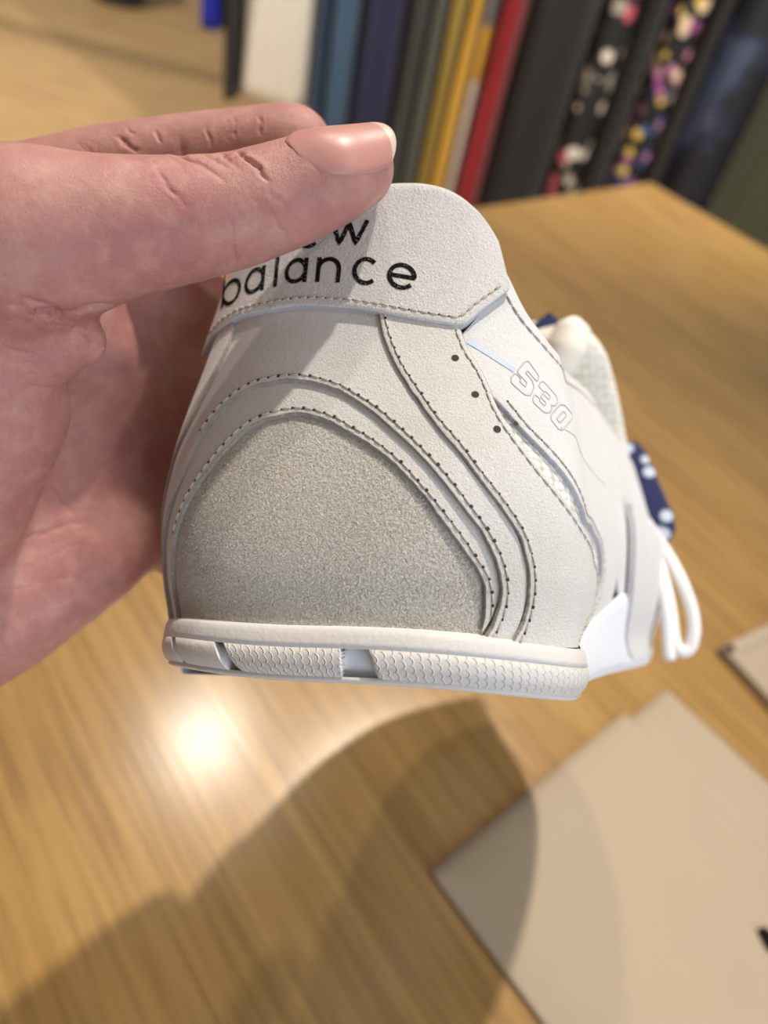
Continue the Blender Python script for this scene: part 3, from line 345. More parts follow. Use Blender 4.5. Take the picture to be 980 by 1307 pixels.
# inner shell with rolled collar and lining
us = np.concatenate([np.linspace(-3.44, -1, 60), np.linspace(-.98, .98, 121), np.linspace(1, 3.44, 60)])
rows = []; low = -.004
for q in np.linspace(0, 1, 22): z = low + (ZT(us) - low - .0012) * q; rows.append(on(np.stack([us, z], 1), np.full(len(us), OB)))
zt = ZT(us)
for dz, of in ((0, OB - .0003), (.0011, -.0036), (.0014, -.0046), (.0006, -.0058), (-.002, -.0068), (-.008, -.0074), (-.02, -.0078), (-.04, -.0075)):
    rows.append(on(np.stack([us, np.maximum(zt + dz, .004)], 1), np.full(len(us), of)))
fmx = []
for i in range(len(rows) - 1): fmx += [0 if i < 22 else 1] * (len(us) - 1)
mk('upper_shell', np.concatenate(rows), grid_faces(len(rows), len(us)), [M_KNIT, M_INSIDE], shoe, fmx)
# insole and bottom board
half = np.linspace(.55, 3.44, 60); inL = S(-half, 0 * half + .004); inR = S(half, 0 * half + .004)
cI = .5 * (inL + inR); V = np.concatenate([cI + (inL - cI) * .84, cI + (inR - cI) * .84]); n = len(half)
mk('insole', V, [(i, n + i, n + i + 1, i + 1) for i in range(n - 1)], M_INSIDE, shoe)
# toe box and vamp
Vt = []; cols_ = 25
for uu in np.linspace(2.12, 3.43, 30):
    a = S(-uu, ZT(uu) - .001); b = S(uu, ZT(uu) - .001)
    a = a + N(-uu, ZT(uu)) * OB; b = b + N(uu, ZT(uu)) * OB
    for k in range(cols_):
        q = k / (cols_ - 1); p = a + (b - a) * q; rise = .020 * (1 - .25 * (uu - 2.12) / 1.3); p = p + np.array([0, .010 * 4 * q * (1 - q) * (uu - 2.12) / 1.3, rise * (4 * q * (1 - q)) ** .6]); Vt.append(p)
mk('toe_box', Vt, grid_faces(30, cols_), M_KNIT, shoe)
# heel counter (coarse suede) and layered bands
gu = np.linspace(-.74, .58, 200); gz = np.linspace(-.004, .047, 70); GU, GZ = np.meshgrid(gu, gz)
P_HC = mk('heel_counter', on(np.stack([GU, GZ], -1), O0 + 0 * GU).reshape(-1, 3), grid_faces(70, 200), M_ROUGH, shoe)
P_CB = strip('counter_band', EDGE1, np.array(EDGE2) + [0, .001], O0 - .0003, O1, [M_SUEDE, M_DEDGE], 260, 16)
e3full = EDGE3L[::-1] + [(-.3, .068), (-.1, .067)] + EDGE3
out = resample(e3full, 60, S3)
P_HB = strip('heel_band', EDGE2, out, O1 - .0003, O2, [M_SUEDE, M_DEDGE], 260, 24)
P_QP = strip('quarter_panel', EDGE3, EDGE4, O2 - .0006, O3, [M_SUEDE, M_DEDGE], 200, 26, edgeB=True)
strip('quarter_panel', EDGE3L, [(-.56, .062), (-.62, .052), (-.74, .042), (-.9, .03), (-1.1, .02), (-1.18, .011), (-1.05, .002), (-.95, -.003)], O2 - .0006, O3, [M_SUEDE, M_DEDGE], 160, 20, edgeB=True)
# saddle with embossed number
sad_top = SADTOP + EDGE6
strip('mesh_window', np.array(EDGE4)[2:] - [.03, 0], np.array(EDGE5)[1:] + [.03, .001], OB, -.0014, [M_KNIT, M_KNIT], 120, 10)
P_SP = strip('saddle_panel', EDGE5, sad_top, -.0018, OS, [M_SIDE, M_EDGE], 200, 34, edgeB=True)
strip('saddle_panel', mir(EDGE5), mir(sad_top), OB, OS, [M_SIDE, M_EDGE], 120, 24, edgeB=True)
for sgn in (1, -1):
    A = [(1.60 * sgn, .0655), (1.58 * sgn, .052), (1.50 * sgn, .040), (1.52 * sgn, .030), (1.50 * sgn, .020), (1.58 * sgn, .012), (1.68 * sgn, .004), (1.75 * sgn, -.003)]
    Bq = [(2.2 * sgn, .059), (2.22 * sgn, .05), (2.2 * sgn, .04), (2.2 * sgn, .03), (2.2 * sgn, .02), (2.2 * sgn, .012), (2.18 * sgn, .002), (2.12 * sgn, -.006)]
    strip('eyestay_panel', A, Bq, OB, OS - .0006, [M_SIDE, M_EDGE], 90, 24, edgeB=True)
    A = [(1.69 * sgn, .036), (1.67 * sgn, .024), (1.665 * sgn, .012), (1.68 * sgn, .003), (1.73 * sgn, -.0035), (1.80 * sgn, -.0060)]
    strip('forefoot_flap', A, [(2.3 * sgn, .032), (2.34 * sgn, .022), (2.34 * sgn, .010), (2.28 * sgn, .001), (2.16 * sgn, -.004), (2.04 * sgn, -.0062)], -.0004, .0015, [M_SIDE, M_EDGE], 80, 18, edgeB=True)
    A = [(2.05 * sgn, .036), (2.2 * sgn, .030), (2.5 * sgn, .028), (2.9 * sgn, .024), (3.3 * sgn, .022), (3.43 * sgn, .022)]
    strip('toe_guard', A, [(u, -.004) for u, z in A], OB, OS - .0004, [M_SIDE, M_EDGE], 80, 12)
# heel tab, rolled over the top line
tu = resample(TAB_LOW, 240, S3); tops = np.stack([np.interp(np.linspace(0, 1, 240), np.linspace(0, 1, 240), np.linspace(tu[0, 0], tu[-1, 0], 240)), np.zeros(240)], 1)
tops[:, 0] = tu[:, 0]; tops[:, 1] = np.maximum(ZT(tu[:, 0]), tu[:, 1] + .0008)
rows = []; ed = []
for of, e in ((O2 - .0006, 1), (OT - .0003, 1)): rows.append(on(tu, np.full(240, of))); ed.append(e)
for q in np.linspace(.01, 1, 34): rows.append(on(tu + (tops - tu) * q, np.full(240, OT))); ed.append(0)
for dz, of in ((.0011, OT - .0007), (.0016, OT - .0020), (.0013, OT - .0036), (.0, OT - .0050), (-.004, -.0058), (-.010, -.0064)):
    p = tops.copy(); p[:, 1] += dz; rows.append(on(p, np.full(240, of))); ed.append(0)
fmx = []
for i in range(len(rows) - 1): fmx += [1 if ed[i] and i < 1 else 0] * 239
P_TAB = mk('heel_tab', np.concatenate(rows), grid_faces(len(rows), 240), [M_TAB, M_EDGE], shoe, fmx)

# stitching
def stitch_row(name, par, curve, side, height, lat=.0012, pitch=.0023, hole=.00034, skip=(0, 0)):
    Q = S3(resample(curve, 400, S3)); Luv = resample(curve, 400, S3)
    Nn = N(Luv[:, 0], Luv[:, 1]); T = np.gradient(Q, axis=0); T /= np.linalg.norm(T, axis=1, keepdims=True)
    side_v = np.cross(Nn, T) * side; P = Q + side_v * lat + Nn * height
    s = np.r_[0, np.cumsum(np.linalg.norm(np.diff(P, axis=0), axis=1))]; tot = s[-1] - skip[1]
    H = []; Th = []; k = skip[0]
    at = lambda a, X: np.array([np.interp(a, s, X[:, i]) for i in range(3)])
    while k < tot - pitch:
        p = at(k, P); nn = at(k, Nn); tt = at(k, T)
        jit = .82 + random.uniform(-.3, .3); b = np.cross(nn, tt); r = hole * jit
        ring = [p + nn * .00006 + (math.cos(a) * tt * 1.25 + math.sin(a) * b) * r for a in np.linspace(0, 2 * math.pi, 9)[:-1]]
        H.append((np.array(ring), [tuple(range(8))]))
        pts = [at(k + .0003, P) - at(k, Nn) * .00012, at(k + pitch * .3, P) + nn * .00008, at(k + pitch * .7, P) + nn * .00008, at(k + pitch - .0003, P) - nn * .00012]
        Th.append(tube(pts, .00020, 5)); k += pitch
    v, f = join(H); o1 = mk(name + '_holes', v, f, M_HOLE, par); o1['kind'] = 'stuff'
    v, f = join(Th); o2 = mk(name + '_thread', v, f, M_THREAD, par); o2['kind'] = 'stuff'
stitch_row('counter_stitch', P_CB, EDGE1[3:], 1, O1 + .00002)
stitch_row('band_stitch', P_HB, EDGE2[3:], 1, O2 + .00002)
stitch_row('quarter_stitch', P_QP, EDGE3, 1, O3 + .00002, hole=.00030)
stitch_row('quarter_stitch', P_QP, EDGE4[1:], -1, O3 + .00002, hole=.00016, lat=.0010)
stitch_row('tab_stitch', P_TAB, TAB_LOW[1:], 1, OT + .00002, hole=.00018, lat=.0016, pitch=.0019)
stitch_row('saddle_stitch', P_SP, EDGE5[2:], 1, OS + .00002, hole=.00018, lat=.0016)
stitch_row('collar_stitch', P_SP, SADTOP, -1, OS + .00002, hole=.00016, lat=.0028)
# perforations
for i, h in enumerate(HOLES):
    p = on(h, O3 + .00005 if i < 3 else OS + .0001); nn = N(h[0], h[1]); a = np.cross(nn, [0, 0, 1.]); a /= np.linalg.norm(a); b = np.cross(nn, a); r = .00070 if i < 3 else .00045
    V = [p - nn * .0004] + [p + (math.cos(t_) * a + math.sin(t_) * b) * r * .8 - nn * .0002 for t_ in np.linspace(0, 2 * math.pi, 17)[:-1]] + [p + (math.cos(t_) * a + math.sin(t_) * b) * r + nn * .0001 for t_ in np.linspace(0, 2 * math.pi, 17)[:-1]]
    Fc = [(0, 1 + (k + 1) % 16, 1 + k) for k in range(16)] + [(1 + k, 1 + (k + 1) % 16, 17 + (k + 1) % 16, 17 + k) for k in range(16)]
    V = [p + nn * .0000] + [p + (math.cos(t_) * a + math.sin(t_) * b) * r for t_ in np.linspace(0, 2 * math.pi, 17)[:-1]]; Fc = [(0, 1 + (k + 1) % 16, 1 + k) for k in range(16)]; mk('perforation', V, Fc, M_HOLE, P_QP if i < 3 else P_SP)
# printed lettering, one mesh per letter stroke group
def ribbon(P, w, off):
    P = np.asarray(P); Q = on(P, np.full(len(P), off)); Nn = N(P[:, 0], P[:, 1]); closed = np.linalg.norm(Q[0] - Q[-1]) < 2e-4
    T = np.gradient(Q, axis=0)
    if closed: T[0] = T[-1] = Q[1] - Q[-2]
    T /= np.linalg.norm(T, axis=1, keepdims=True) + 1e-12; sd = np.cross(Nn, T)
    if not closed: Q = Q.copy(); Q[0] -= T[0] * w * .1; Q[-1] += T[-1] * w * .1
    V = np.concatenate([Q + sd * w / 2, Q - sd * w / 2]); n = len(Q)
    return V, [(i, i + 1, n + i + 1, n + i) for i in range(n - 1)]
groups = [[0, 1], [2, 3], [4], [5, 6], [7, 8], [9], [10], [11, 12], [13], [14]]
for g in groups:
    v, f = join([ribbon(LETTERS[i], .00094, OT + .00007) for i in g]); mk('printed_letter', v, f, M_INK, P_TAB)['label'] = 'black printed letter of the brand name'
for L in NUMBER:
    P = np.array(L); Q = on(P, np.full(len(P), OS + .00002)); v, f = tube(Q, .00014, 6); mk('embossed_digit', v, f, M_EMB, P_SP)['label'] = 'embossed outline of a model number digit'
v, f = ribbon(resample(BLUE, 40), .0011, OS + .00012); mk('reflective_strip', v, f, M_BLUE, P_SP)
v, f = tube(on(resample([INNER[0], INNER[3]], 50), np.full(50, OS)), .00016, 6); mk('embossed_line', v, f, M_SIDE, P_SP)

# heel sole: core, rim and separate tread blocks
def sole_strip(name, u0, u1, prof, mat, seg=60, tiltz=True, skew=(0, 0)):
    rows = []; uvx = []
    uu = np.linspace(u0, u1, seg)
    base = S(uu, 0 * uu); arc_ = np.r_[0, np.cumsum(np.linalg.norm(np.diff(base, axis=0), axis=1))]
    for i, (z, of) in enumerate(prof):
        t_ = i / (len(prof) - 1); u_ = uu + (skew[0] * (1 - (uu - u0) / (u1 - u0)) + skew[1] * (uu - u0) / (u1 - u0)) * t_
        zz = z * .82 + ZS(u_); rows.append(on(np.stack([u_, np.zeros(seg)], 1), np.full(seg, of)) + np.stack([0 * zz, 0 * zz, zz], 1))
        uvx.append(np.stack([arc_ / .0015, np.full(seg, z / .0016)], 1))
    V = np.concatenate(rows); Fc = grid_faces(len(rows), seg); n = len(rows)
    Fc.append(tuple(i * seg for i in range(n))); Fc.append(tuple(i * seg + seg - 1 for i in range(n))[::-1])
    return mk(name, V, Fc, mat, shoe, uvs=np.concatenate(uvx))
ZS = lambda u: np.where(u > 0, -.0030 * ss(u / 1.0), .0014 * ss(-u / .6))
END = 1.04
core = [(.001, -.006), (.0004, -.0012), (-.002, -.0014), (-.0075, -.0014), (-.0100, -.0022), (-.0112, -.004), (-.0112, -.02)]
P_SOLE = sole_strip('heel_sole', -1.1, END, core, M_EVA, 160)
rim = [(.0004, -.004), (.0004, .0002), (-.0001, .0006), (-.0010, .0009), (-.0024, .0011), (-.0037, .0012), (-.0038, .0006)]
sole_strip('sole_rim', -1.1, END, rim, M_RUBS, 220).parent = P_SOLE
blk = [(-.0037, -.001), (-.0037, .0012), (-.0052, .0014), (-.0068, .0013), (-.0082, .0009), (-.0094, .0002), (-.0101, -.0006), (-.0103, -.004)]
for (a, b, sk, m_) in ((-1.1, -.56, (0, .1), M_RUBS), (-.525, -.300, (.10, .07), M_RUBS), (-.268, .040, (.10, .0), M_RUB), (.098, END, (.035, 0), M_RUB)):
    sole_strip('tread_block', a, b, blk, m_, 90, skew=sk).parent = P_SOLE
bot = [(-.0096, -.0004), (-.0102, .0000), (-.0110, -.0008), (-.0114, -.003), (-.0114, -.03)]
sole_strip('tread_layer', -1.1, END - .02, bot, M_RUBS, 160).parent = P_SOLE
n_ = 40; half = np.linspace(0, END - .02, n_); zc = -.0115
# forward midsole
def mid(name, sgn):
    uu = np.linspace(.98, 3.44, 120); rows = []
    topz = np.interp(uu, [.98, 1.15, 1.4, 1.62, 1.70, 1.9, 2.3, 3.44], [-.002, .001, .006, .0112, .0085, .004, .004, .006])
    for q, of in ((0, -.001), (0, .0002), (.12, .0006), (.5, .0009), (.85, .0008), (1, .0), (1, -.03)):
        z = topz + (np.interp(uu, [1, 2.2, 3.4], [-.0098, -.0085, .0]) - topz) * q; rows.append(on(np.stack([uu * sgn, 0 * uu], 1), np.full(120, of)) * [1, 1, 0] + np.stack([0 * z, 0 * z, z], 1) if q > .6 else on(np.stack([uu * sgn, np.maximum(z, -.004)], 1), np.full(120, of)) * [1, 1, 0] + np.stack([0 * z, 0 * z, z], 1))
    Fc = grid_faces(len(rows), 120)
    return mk(name, np.concatenate(rows), Fc, M_EVA, shoe)
mid('midsole', 1); mid('midsole', -1)
half = np.linspace(.05, 3.44, 80); Lb = S(-half, 0 * half); Rb = S(half, 0 * half); zb_ = np.interp(half, [1, 2.2, 3.4], [-.0090, -.0080, .0005]); zb_ = np.where(half < 1, -.0078, zb_); Lb[:, 2] = zb_ + ZS(-half) * (half < 1.0); Rb[:, 2] = zb_ + ZS(half) * (half < 1.0); Lb[:, 0] *= .93; Rb[:, 0] *= .93; Lb[:, 1] += .003; Rb[:, 1] += .003
mk('outsole', np.concatenate([Lb, Rb]), [(i, 80 + i, 81 + i, i + 1) for i in range(79)], M_RUBS, shoe)

# loose suede fibres
def fuzz(name, par, U, Z, off, n, length, mat, lean):
    P = np.stack([U, Z], 1); nn = N(U, Z); p = on(P, np.full(len(U), off)); r = RNG.normal(0, 1, (len(U), 3)); r -= nn * (r * nn).sum(1, keepdims=True); r /= np.linalg.norm(r, axis=1, keepdims=True)
    L = (length * RNG.uniform(.5, 1.3, len(U)))[:, None]; d = nn * (1 - lean) + r * lean; d /= np.linalg.norm(d, axis=1, keepdims=True); sd_ = np.cross(d, nn); sd_ /= np.linalg.norm(sd_, axis=1, keepdims=True) + 1e-9; w = .000032
    mid_ = p + d * L * .55; tip = mid_ + (d * .7 + r * .5) * L * .5
    V = np.stack([p - sd_ * w - nn * .0001, p + sd_ * w - nn * .0001, mid_ + sd_ * w * .7, mid_ - sd_ * w * .7, tip], 1).reshape(-1, 3); k = np.arange(len(U)) * 5
    o_ = mk(name, V, [q for i_ in k for q in ((i_, i_ + 1, i_ + 2, i_ + 3), (i_ + 3, i_ + 2, i_ + 4))], mat, par); o_['kind'] = 'stuff'; return o_
M_FUZZ = plain('pale_suede_fibre', (.80, .76, .69, 1), .95, Specular_IOR_Level=.1)
cu = np.array(EDGE1); su = np.argsort(cu[2:-3, 0]); au, az = cu[2:-3][su].T
U_ = RNG.uniform(-.60, .40, 16000); Z_ = RNG.uniform(.0, .040, 16000); ok_ = Z_ < np.interp(U_, au, az) - .0006
fuzz('counter_fuzz', P_HC, U_[ok_], Z_[ok_], O0, 0, .00062, M_FUZZ, .72)
U_ = RNG.uniform(-.45, .46, 4000); q_ = RNG.uniform(0, 1, 4000) ** .7; tl = np.interp(U_, tu[:, 0], tu[:, 1]); fuzz('tab_fuzz', P_TAB, U_, tl + (ZT(U_) - tl) * q_, OT, 0, .00045, M_FUZZ, .6)

# tongue, lining lip, navy cloth and laces
def slab(name, P, width, thick, mat, cen_off=0., taper=None, seg=22, wdir=(1, 0, 0)):
    P = resample(P, 24); T = np.gradient(P, axis=0); T /= np.linalg.norm(T, axis=1, keepdims=True); w = np.array(wdir, float); V = []
    for i in range(len(P)):
        wd = w - T[i] * (w @ T[i]); wd /= np.linalg.norm(wd); nn = np.cross(T[i], wd); k = 1. if taper is None else np.interp(i / 23, *taper)
        for a in np.linspace(0, 2 * math.pi, seg + 1)[:-1]:
            ca, sa = math.cos(a), math.sin(a)
            V.append(P[i] + wd * (cen_off + width / 2 * np.sign(ca) * abs(ca) ** .6 * k) + nn * thick / 2 * np.sign(sa) * abs(sa) ** .7 * min(1, k + .1))
    Fc = grid_faces(len(P), seg, True); Fc += [tuple(range(seg))[::-1], tuple(23 * seg + j for j in range(seg))]
    return mk(name, V, Fc, mat, shoe)
P_TG = slab('tongue', TONGUE, .056, .012, M_KNIT2, -.028, ([0, .80, .93, 1], [1, 1, .93, .72]))
v, f = tube(resample(LIP, 20), np.interp(np.linspace(0, 1, 20), [0, .15, .5, .85, 1], [.002, .0056, .0063, .0050, .0020]), 14); mk('tongue_lip', v, f, M_INSIDE2, P_TG)
v, f = tube(resample(LIP2, 16), np.interp(np.linspace(0, 1, 16), [0, .2, .8, 1], [.001, .0028, .0028, .001]), 12); mk('collar_lip', v, f, M_INSIDE2, shoe)
P_NV = slab('navy_tongue_flap', NAVY, .014, .0035, M_NAVY, -.004, ([0, .1, .8, .93, 1], [.8, 1, 1, .8, .3]))
P_NV['label'] = 'navy cloth flap with white flecks'
slab('navy_lining', NAVY2, .006, .002, M_NAVY, 0, None)
v, f = tube(resample(LACE_LOOP, 70), .0016, 10, 1.25); mk('lace_loop', v, f, M_LACE, shoe)
v, f = tube(resample(LACE_END, 40), .0015, 10, 1.25); mk('lace_end', v, f, M_LACE, shoe)
for k in range(5):
    uu = 2.0 + .12 * k; a = S(-uu, ZT(uu) - .004) - N(-uu, ZT(uu)) * .007; b = S(uu, ZT(uu) - .004) - N(uu, ZT(uu)) * .007
    P = [a + (b - a) * q + np.array([0, 0, .021 * (4 * q * (1 - q)) ** .6]) for q in np.linspace(0, 1, 20)]
    v, f = tube(np.array(P), .0018, 8, 1.3); mk('lace_row', v, f, M_LACE, shoe)

# ------------------------------------------------------------------ hand
def chain_sdf(P, n):
    c = None
    for a, b in zip(n[:-1], n[1:]):
        A = np.array(a[:3], np.float32); Bv = np.array(b[:3], np.float32) - A
        t_ = np.clip(((P - A) @ Bv) / (Bv @ Bv), 0, 1)
        e = P - A - t_[..., None] * Bv; e = np.sqrt((e * e).sum(-1)) - (a[3] + (b[3] - a[3]) * t_)
        c = e if c is None else np.minimum(c, e)
    return c
def blend(ds):
    d = None
    for k, c in ds:
        if d is None: d = c
        else:
            h_ = np.clip(.5 + .5 * (d - c) / k, 0, 1); d = d * (1 - h_) + c * h_ - k * h_ * (1 - h_)
    return d
def surface_nets(lo, hi, vox):
    n = np.ceil((hi - lo) / vox).astype(int) + 1
    xs = [(lo[i] + vox * np.arange(n[i])).astype(np.float32) for i in range(3)]
    val = np.empty(n, np.float32)
    bs = 12; nb = np.ceil(n / bs).astype(int); bc = [lo[i] + vox * (np.arange(nb[i]) * bs + bs / 2) for i in range(3)]
    gc = np.stack(np.meshgrid(*bc, indexing='ij'), -1).astype(np.float32); ch = [chain_sdf(gc, n_) for k_, n_ in HAND]; cd = blend([(k_, c_) for (k_, n_), c_ in zip(HAND, ch)]); lim = vox * bs * 1.9 + .013
    for i, j, k in np.ndindex(*nb):
        sl = (slice(i * bs, i * bs + bs), slice(j * bs, j * bs + bs), slice(k * bs, k * bs + bs))
        if abs(cd[i, j, k]) > vox * bs * 1.05 + .004: val[sl] = cd[i, j, k]
        else:
            g = np.stack(np.meshgrid(xs[0][sl[0]], xs[1][sl[1]], xs[2][sl[2]], indexing='ij'), -1)
            val[sl] = blend([(k_, chain_sdf(g, n_)) for (k_, n_), c_ in zip(HAND, ch) if c_[i, j, k] < cd[i, j, k] + lim])
    ins = val < 0; c = [slice(0, -1), slice(1, None)]
    cnt = sum(ins[c[a], c[b_], c[d_]].astype(np.int8) for a in (0, 1) for b_ in (0, 1) for d_ in (0, 1))
    act = np.argwhere((cnt > 0) & (cnt < 8)); idx = -np.ones(n - 1, np.int64); idx[tuple(act.T)] = np.arange(len(act))
    acc = np.zeros((len(act), 3)); num = np.zeros(len(act)); cor = [(a, b_, d_) for a in (0, 1) for b_ in (0, 1) for d_ in (0, 1)]
    for p in cor:
        for ax_ in range(3):
            if p[ax_]: continue
            q = list(p); q[ax_] = 1
            va = val[tuple((act + p).T)]; vb = val[tuple((act + q).T)]; m_ = (va < 0) != (vb < 0); t_ = np.where(m_, va / np.where(m_, va - vb, 1), 0)
            pt = np.tile(np.array(p, float), (len(act), 1)); pt[:, ax_] = t_; acc += pt * m_[:, None]; num += m_
    V = lo + (act + acc / num[:, None]) * vox; Fs = []
    for ax_ in range(3):
        o1, o2 = [(1, 2), (2, 0), (0, 1)][ax_]
        sl0 = [slice(None)] * 3; sl1 = [slice(None)] * 3; sl0[ax_] = slice(0, -1); sl1[ax_] = slice(1, None)
        a = ins[tuple(sl0)]; b_ = ins[tuple(sl1)]; e = np.argwhere(a != b_)
        e = e[(e[:, o1] > 0) & (e[:, o2] > 0) & (e[:, o1] < n[o1] - 1) & (e[:, o2] < n[o2] - 1)]
        flip = a[tuple(e.T)]; u1 = np.zeros(3, int); u1[o1] = 1; u2 = np.zeros(3, int); u2[o2] = 1
        q = np.stack([idx[tuple((e - u1 - u2).T)], idx[tuple((e - u2).T)], idx[tuple(e.T)], idx[tuple((e - u1).T)]], 1)
        q[~flip] = q[~flip][:, ::-1]; Fs.append(q)
    return V, np.concatenate(Fs)
nodes = np.array([n for k, L in HAND for n in L]); lo = (nodes[:, :3] - nodes[:, 3:4]).min(0) - .004; hi = (nodes[:, :3] + nodes[:, 3:4]).max(0) + .004
V, Q = surface_nets(lo, hi, .00115)
def q_edges(Q):
    E = np.sort(np.concatenate([Q[:, [0, 1]], Q[:, [1, 2]], Q[:, [2, 3]], Q[:, [3, 0]]]), axis=1)
    key, inv_ = np.unique(E[:, 0].astype(np.int64) * 10000000 + E[:, 1], return_inverse=True)
    return np.stack([key // 10000000, key % 10000000], 1), inv_.reshape(-1)
def relax(V, E, n, f):
    deg = np.maximum(np.bincount(E.ravel(), minlength=len(V)), 1)[:, None]
    for _ in range(n):
        s_ = np.stack([np.bincount(E[:, 0], V[E[:, 1], i], len(V)) + np.bincount(E[:, 1], V[E[:, 0], i], len(V)) for i in range(3)], 1); V = V + f * (s_ / deg - V)
    return V
def subdivide(V, Q):
    E, iv = q_edges(Q); m = len(Q); n0 = len(V); e = [n0 + iv[i * m:(i + 1) * m] for i in range(4)]; fc = n0 + len(E) + np.arange(m)
    V2 = np.concatenate([V, V[E].mean(1), V[Q].mean(1)])
    Q2 = np.concatenate([np.stack([Q[:, i], e[i], fc, e[(i + 3) % 4]], 1) for i in range(4)]); return V2, Q2
V = relax(V, q_edges(Q)[0], 4, .5)
for k in range(2): V, Q = subdivide(V, Q); V = relax(V, q_edges(Q)[0], 3, .5)
me = bpy.data.meshes.new('hand'); me.vertices.add(len(V)); me.vertices.foreach_set('co', V.astype(np.float32).ravel())
me.loops.add(Q.size); me.loops.foreach_set('vertex_index', Q.astype(np.int32).ravel()); me.polygons.add(len(Q)); me.polygons.foreach_set('loop_start', (np.arange(len(Q)) * 4).astype(np.int32))
me.update(calc_edges=True); hand = bpy.data.objects.new('hand', me); col.objects.link(hand)
nv = len(me.vertices); co = V.astype(np.float32)
no = np.empty(nv * 3, np.float32); me.vertices.foreach_get('normal', no); no = no.reshape(-1, 3)
disp = np.zeros(nv)
crs = []; vis = np.where(co[:, 0] > -.16)[0]
for dep, wid, P in CREASES:
    P = np.array(P); crs.append((dep, wid, P))
    if dep < .0008:                                   # fine companion lines beside each fold
        for k in range(2):
            o_ = RNG.normal(0, .0011, 3); q0 = RNG.uniform(0, .4); s_ = resample(P, 12) if len(P) > 2 else resample(P, 6)
            s_ = s_[int(q0 * len(s_)):int(q0 * len(s_)) + max(4, len(s_) // 2)]; crs.append((dep * .55, wid * .8, s_ + o_))
for dep, wid, P in crs:
    P = resample(P, 18) if len(P) > 2 else resample(P, 10); n_ = len(P); jt = RNG.normal(0, 1, (n_, 3)); jt = (jt + np.roll(jt, 1, 0) + np.roll(jt, -1, 0)) / 3 * .00042; P = P + jt
    lo_ = P.min(0) - .004; hi_ = P.max(0) + .004
    cv = co[vis]; sel = vis[((cv > lo_) & (cv < hi_)).all(1)]; dm = np.full(len(sel), 1.); tp = np.zeros(len(sel))
    for i_, (a, b) in enumerate(zip(P[:-1], P[1:])):
        ab = b - a; t_ = np.clip((co[sel] - a) @ ab / (ab @ ab), 0, 1); dd = np.linalg.norm(co[sel] - a - t_[:, None] * ab, axis=1); m_ = dd < dm; dm[m_] = dd[m_]; tp[m_] = (i_ + t_[m_]) / (n_ - 1)
    tap = np.sin(np.pi * np.clip(tp, 0, 1)) ** .8
    disp[sel] += tap * (-dep * .95 * np.exp(-(dm / (wid * .8)) ** 2) + dep * .10 * np.exp(-((dm - 2.2 * wid) / wid) ** 2))
co = co + no * disp[:, None]; me.vertices.foreach_set('co', co.astype(np.float32).ravel()); me.update()
me.materials.append(M_SKIN); me.polygons.foreach_set('use_smooth', np.ones(len(me.polygons), bool))
tag(hand, 'bare left hand gripping the sneaker heel, thumb pressed over the printed tab', 'hand')
# thumb nail: curved plate on the upper front side of the thumb tip
TP = np.array(THUMB); TR = (.0068, .0085, .0092); axn = TP[0] - TP[1]; len01 = np.linalg.norm(axn); axn /= len01; ax2 = TP[1] - TP[2]; len12 = np.linalg.norm(ax2); ax2 /= len12
view = np.array([0, 0, CAM_H]) - TP[0]; view /= np.linalg.norm(view); an = math.radians(NAIL_ANGLE)
nrm = np.array(up); nrm -= view * (nrm @ view); nrm /= np.linalg.norm(nrm); nrm = nrm * math.sin(an) + view * math.cos(an); nrm -= axn * (nrm @ axn); nrm /= np.linalg.norm(nrm); bn = np.cross(axn, nrm)
kl = [-len01 - len12, -len01, 0]; kr = cspline([-.03, -.0158, -.010, -.004, 0, .0066], [.0099, .0094, .0090, .0080, .00735, .0063]); kc = [cspline(kl, [TP[2][i], TP[1][i], TP[0][i]]) for i in range(3)]
def thumb_at(l):
    if l >= 0: return TP[0] + axn * l, float(kr(l))
    return np.array([float(k(l)) for k in kc]), float(kr(l))
V = []; nr, nc = 40, 27; NL0, NL1 = -.0158, .0066
for i in range(nr):
    s_ = i / (nr - 1); hw = 1.02 * (.70 + .30 * math.sin(min(1, s_ * 1.7) * math.pi / 2)) * (1 if s_ < .82 else math.sqrt(1 - .35 * ((s_ - .82) / .18) ** 2))
    for j in range(nc):
        q = j / (nc - 1) * 2 - 1; l_ = NL0 + (NL1 - NL0) * s_ + (.0060 * q * q * (1 - s_) if s_ < 1 else 0) - .0028 * q * q * max(0, s_ - .55) / .45
        a_ = q * hw; d = nrm * math.cos(a_) + bn * math.sin(a_); p0, rr = thumb_at(l_)
        edge = min(1 - abs(q), s_ * 1.2) * 8
        V.append(p0 + d * (rr + .00030 - .0011 * max(0, 1 - edge) ** 2 * (1 if s_ < .8 else .5)))
Fc = grid_faces(nr, nc); fmn = [1 if (k // (nc - 1)) >= nr - 4 else 0 for k in range(len(Fc))]
nail = mk('thumb_nail', V, Fc, [M_NAIL, M_NAILTIP], hand, fmn); sd = nail.modifiers.new('thickness', 'SOLIDIFY'); sd.thickness = .0005; sd.offset = -1

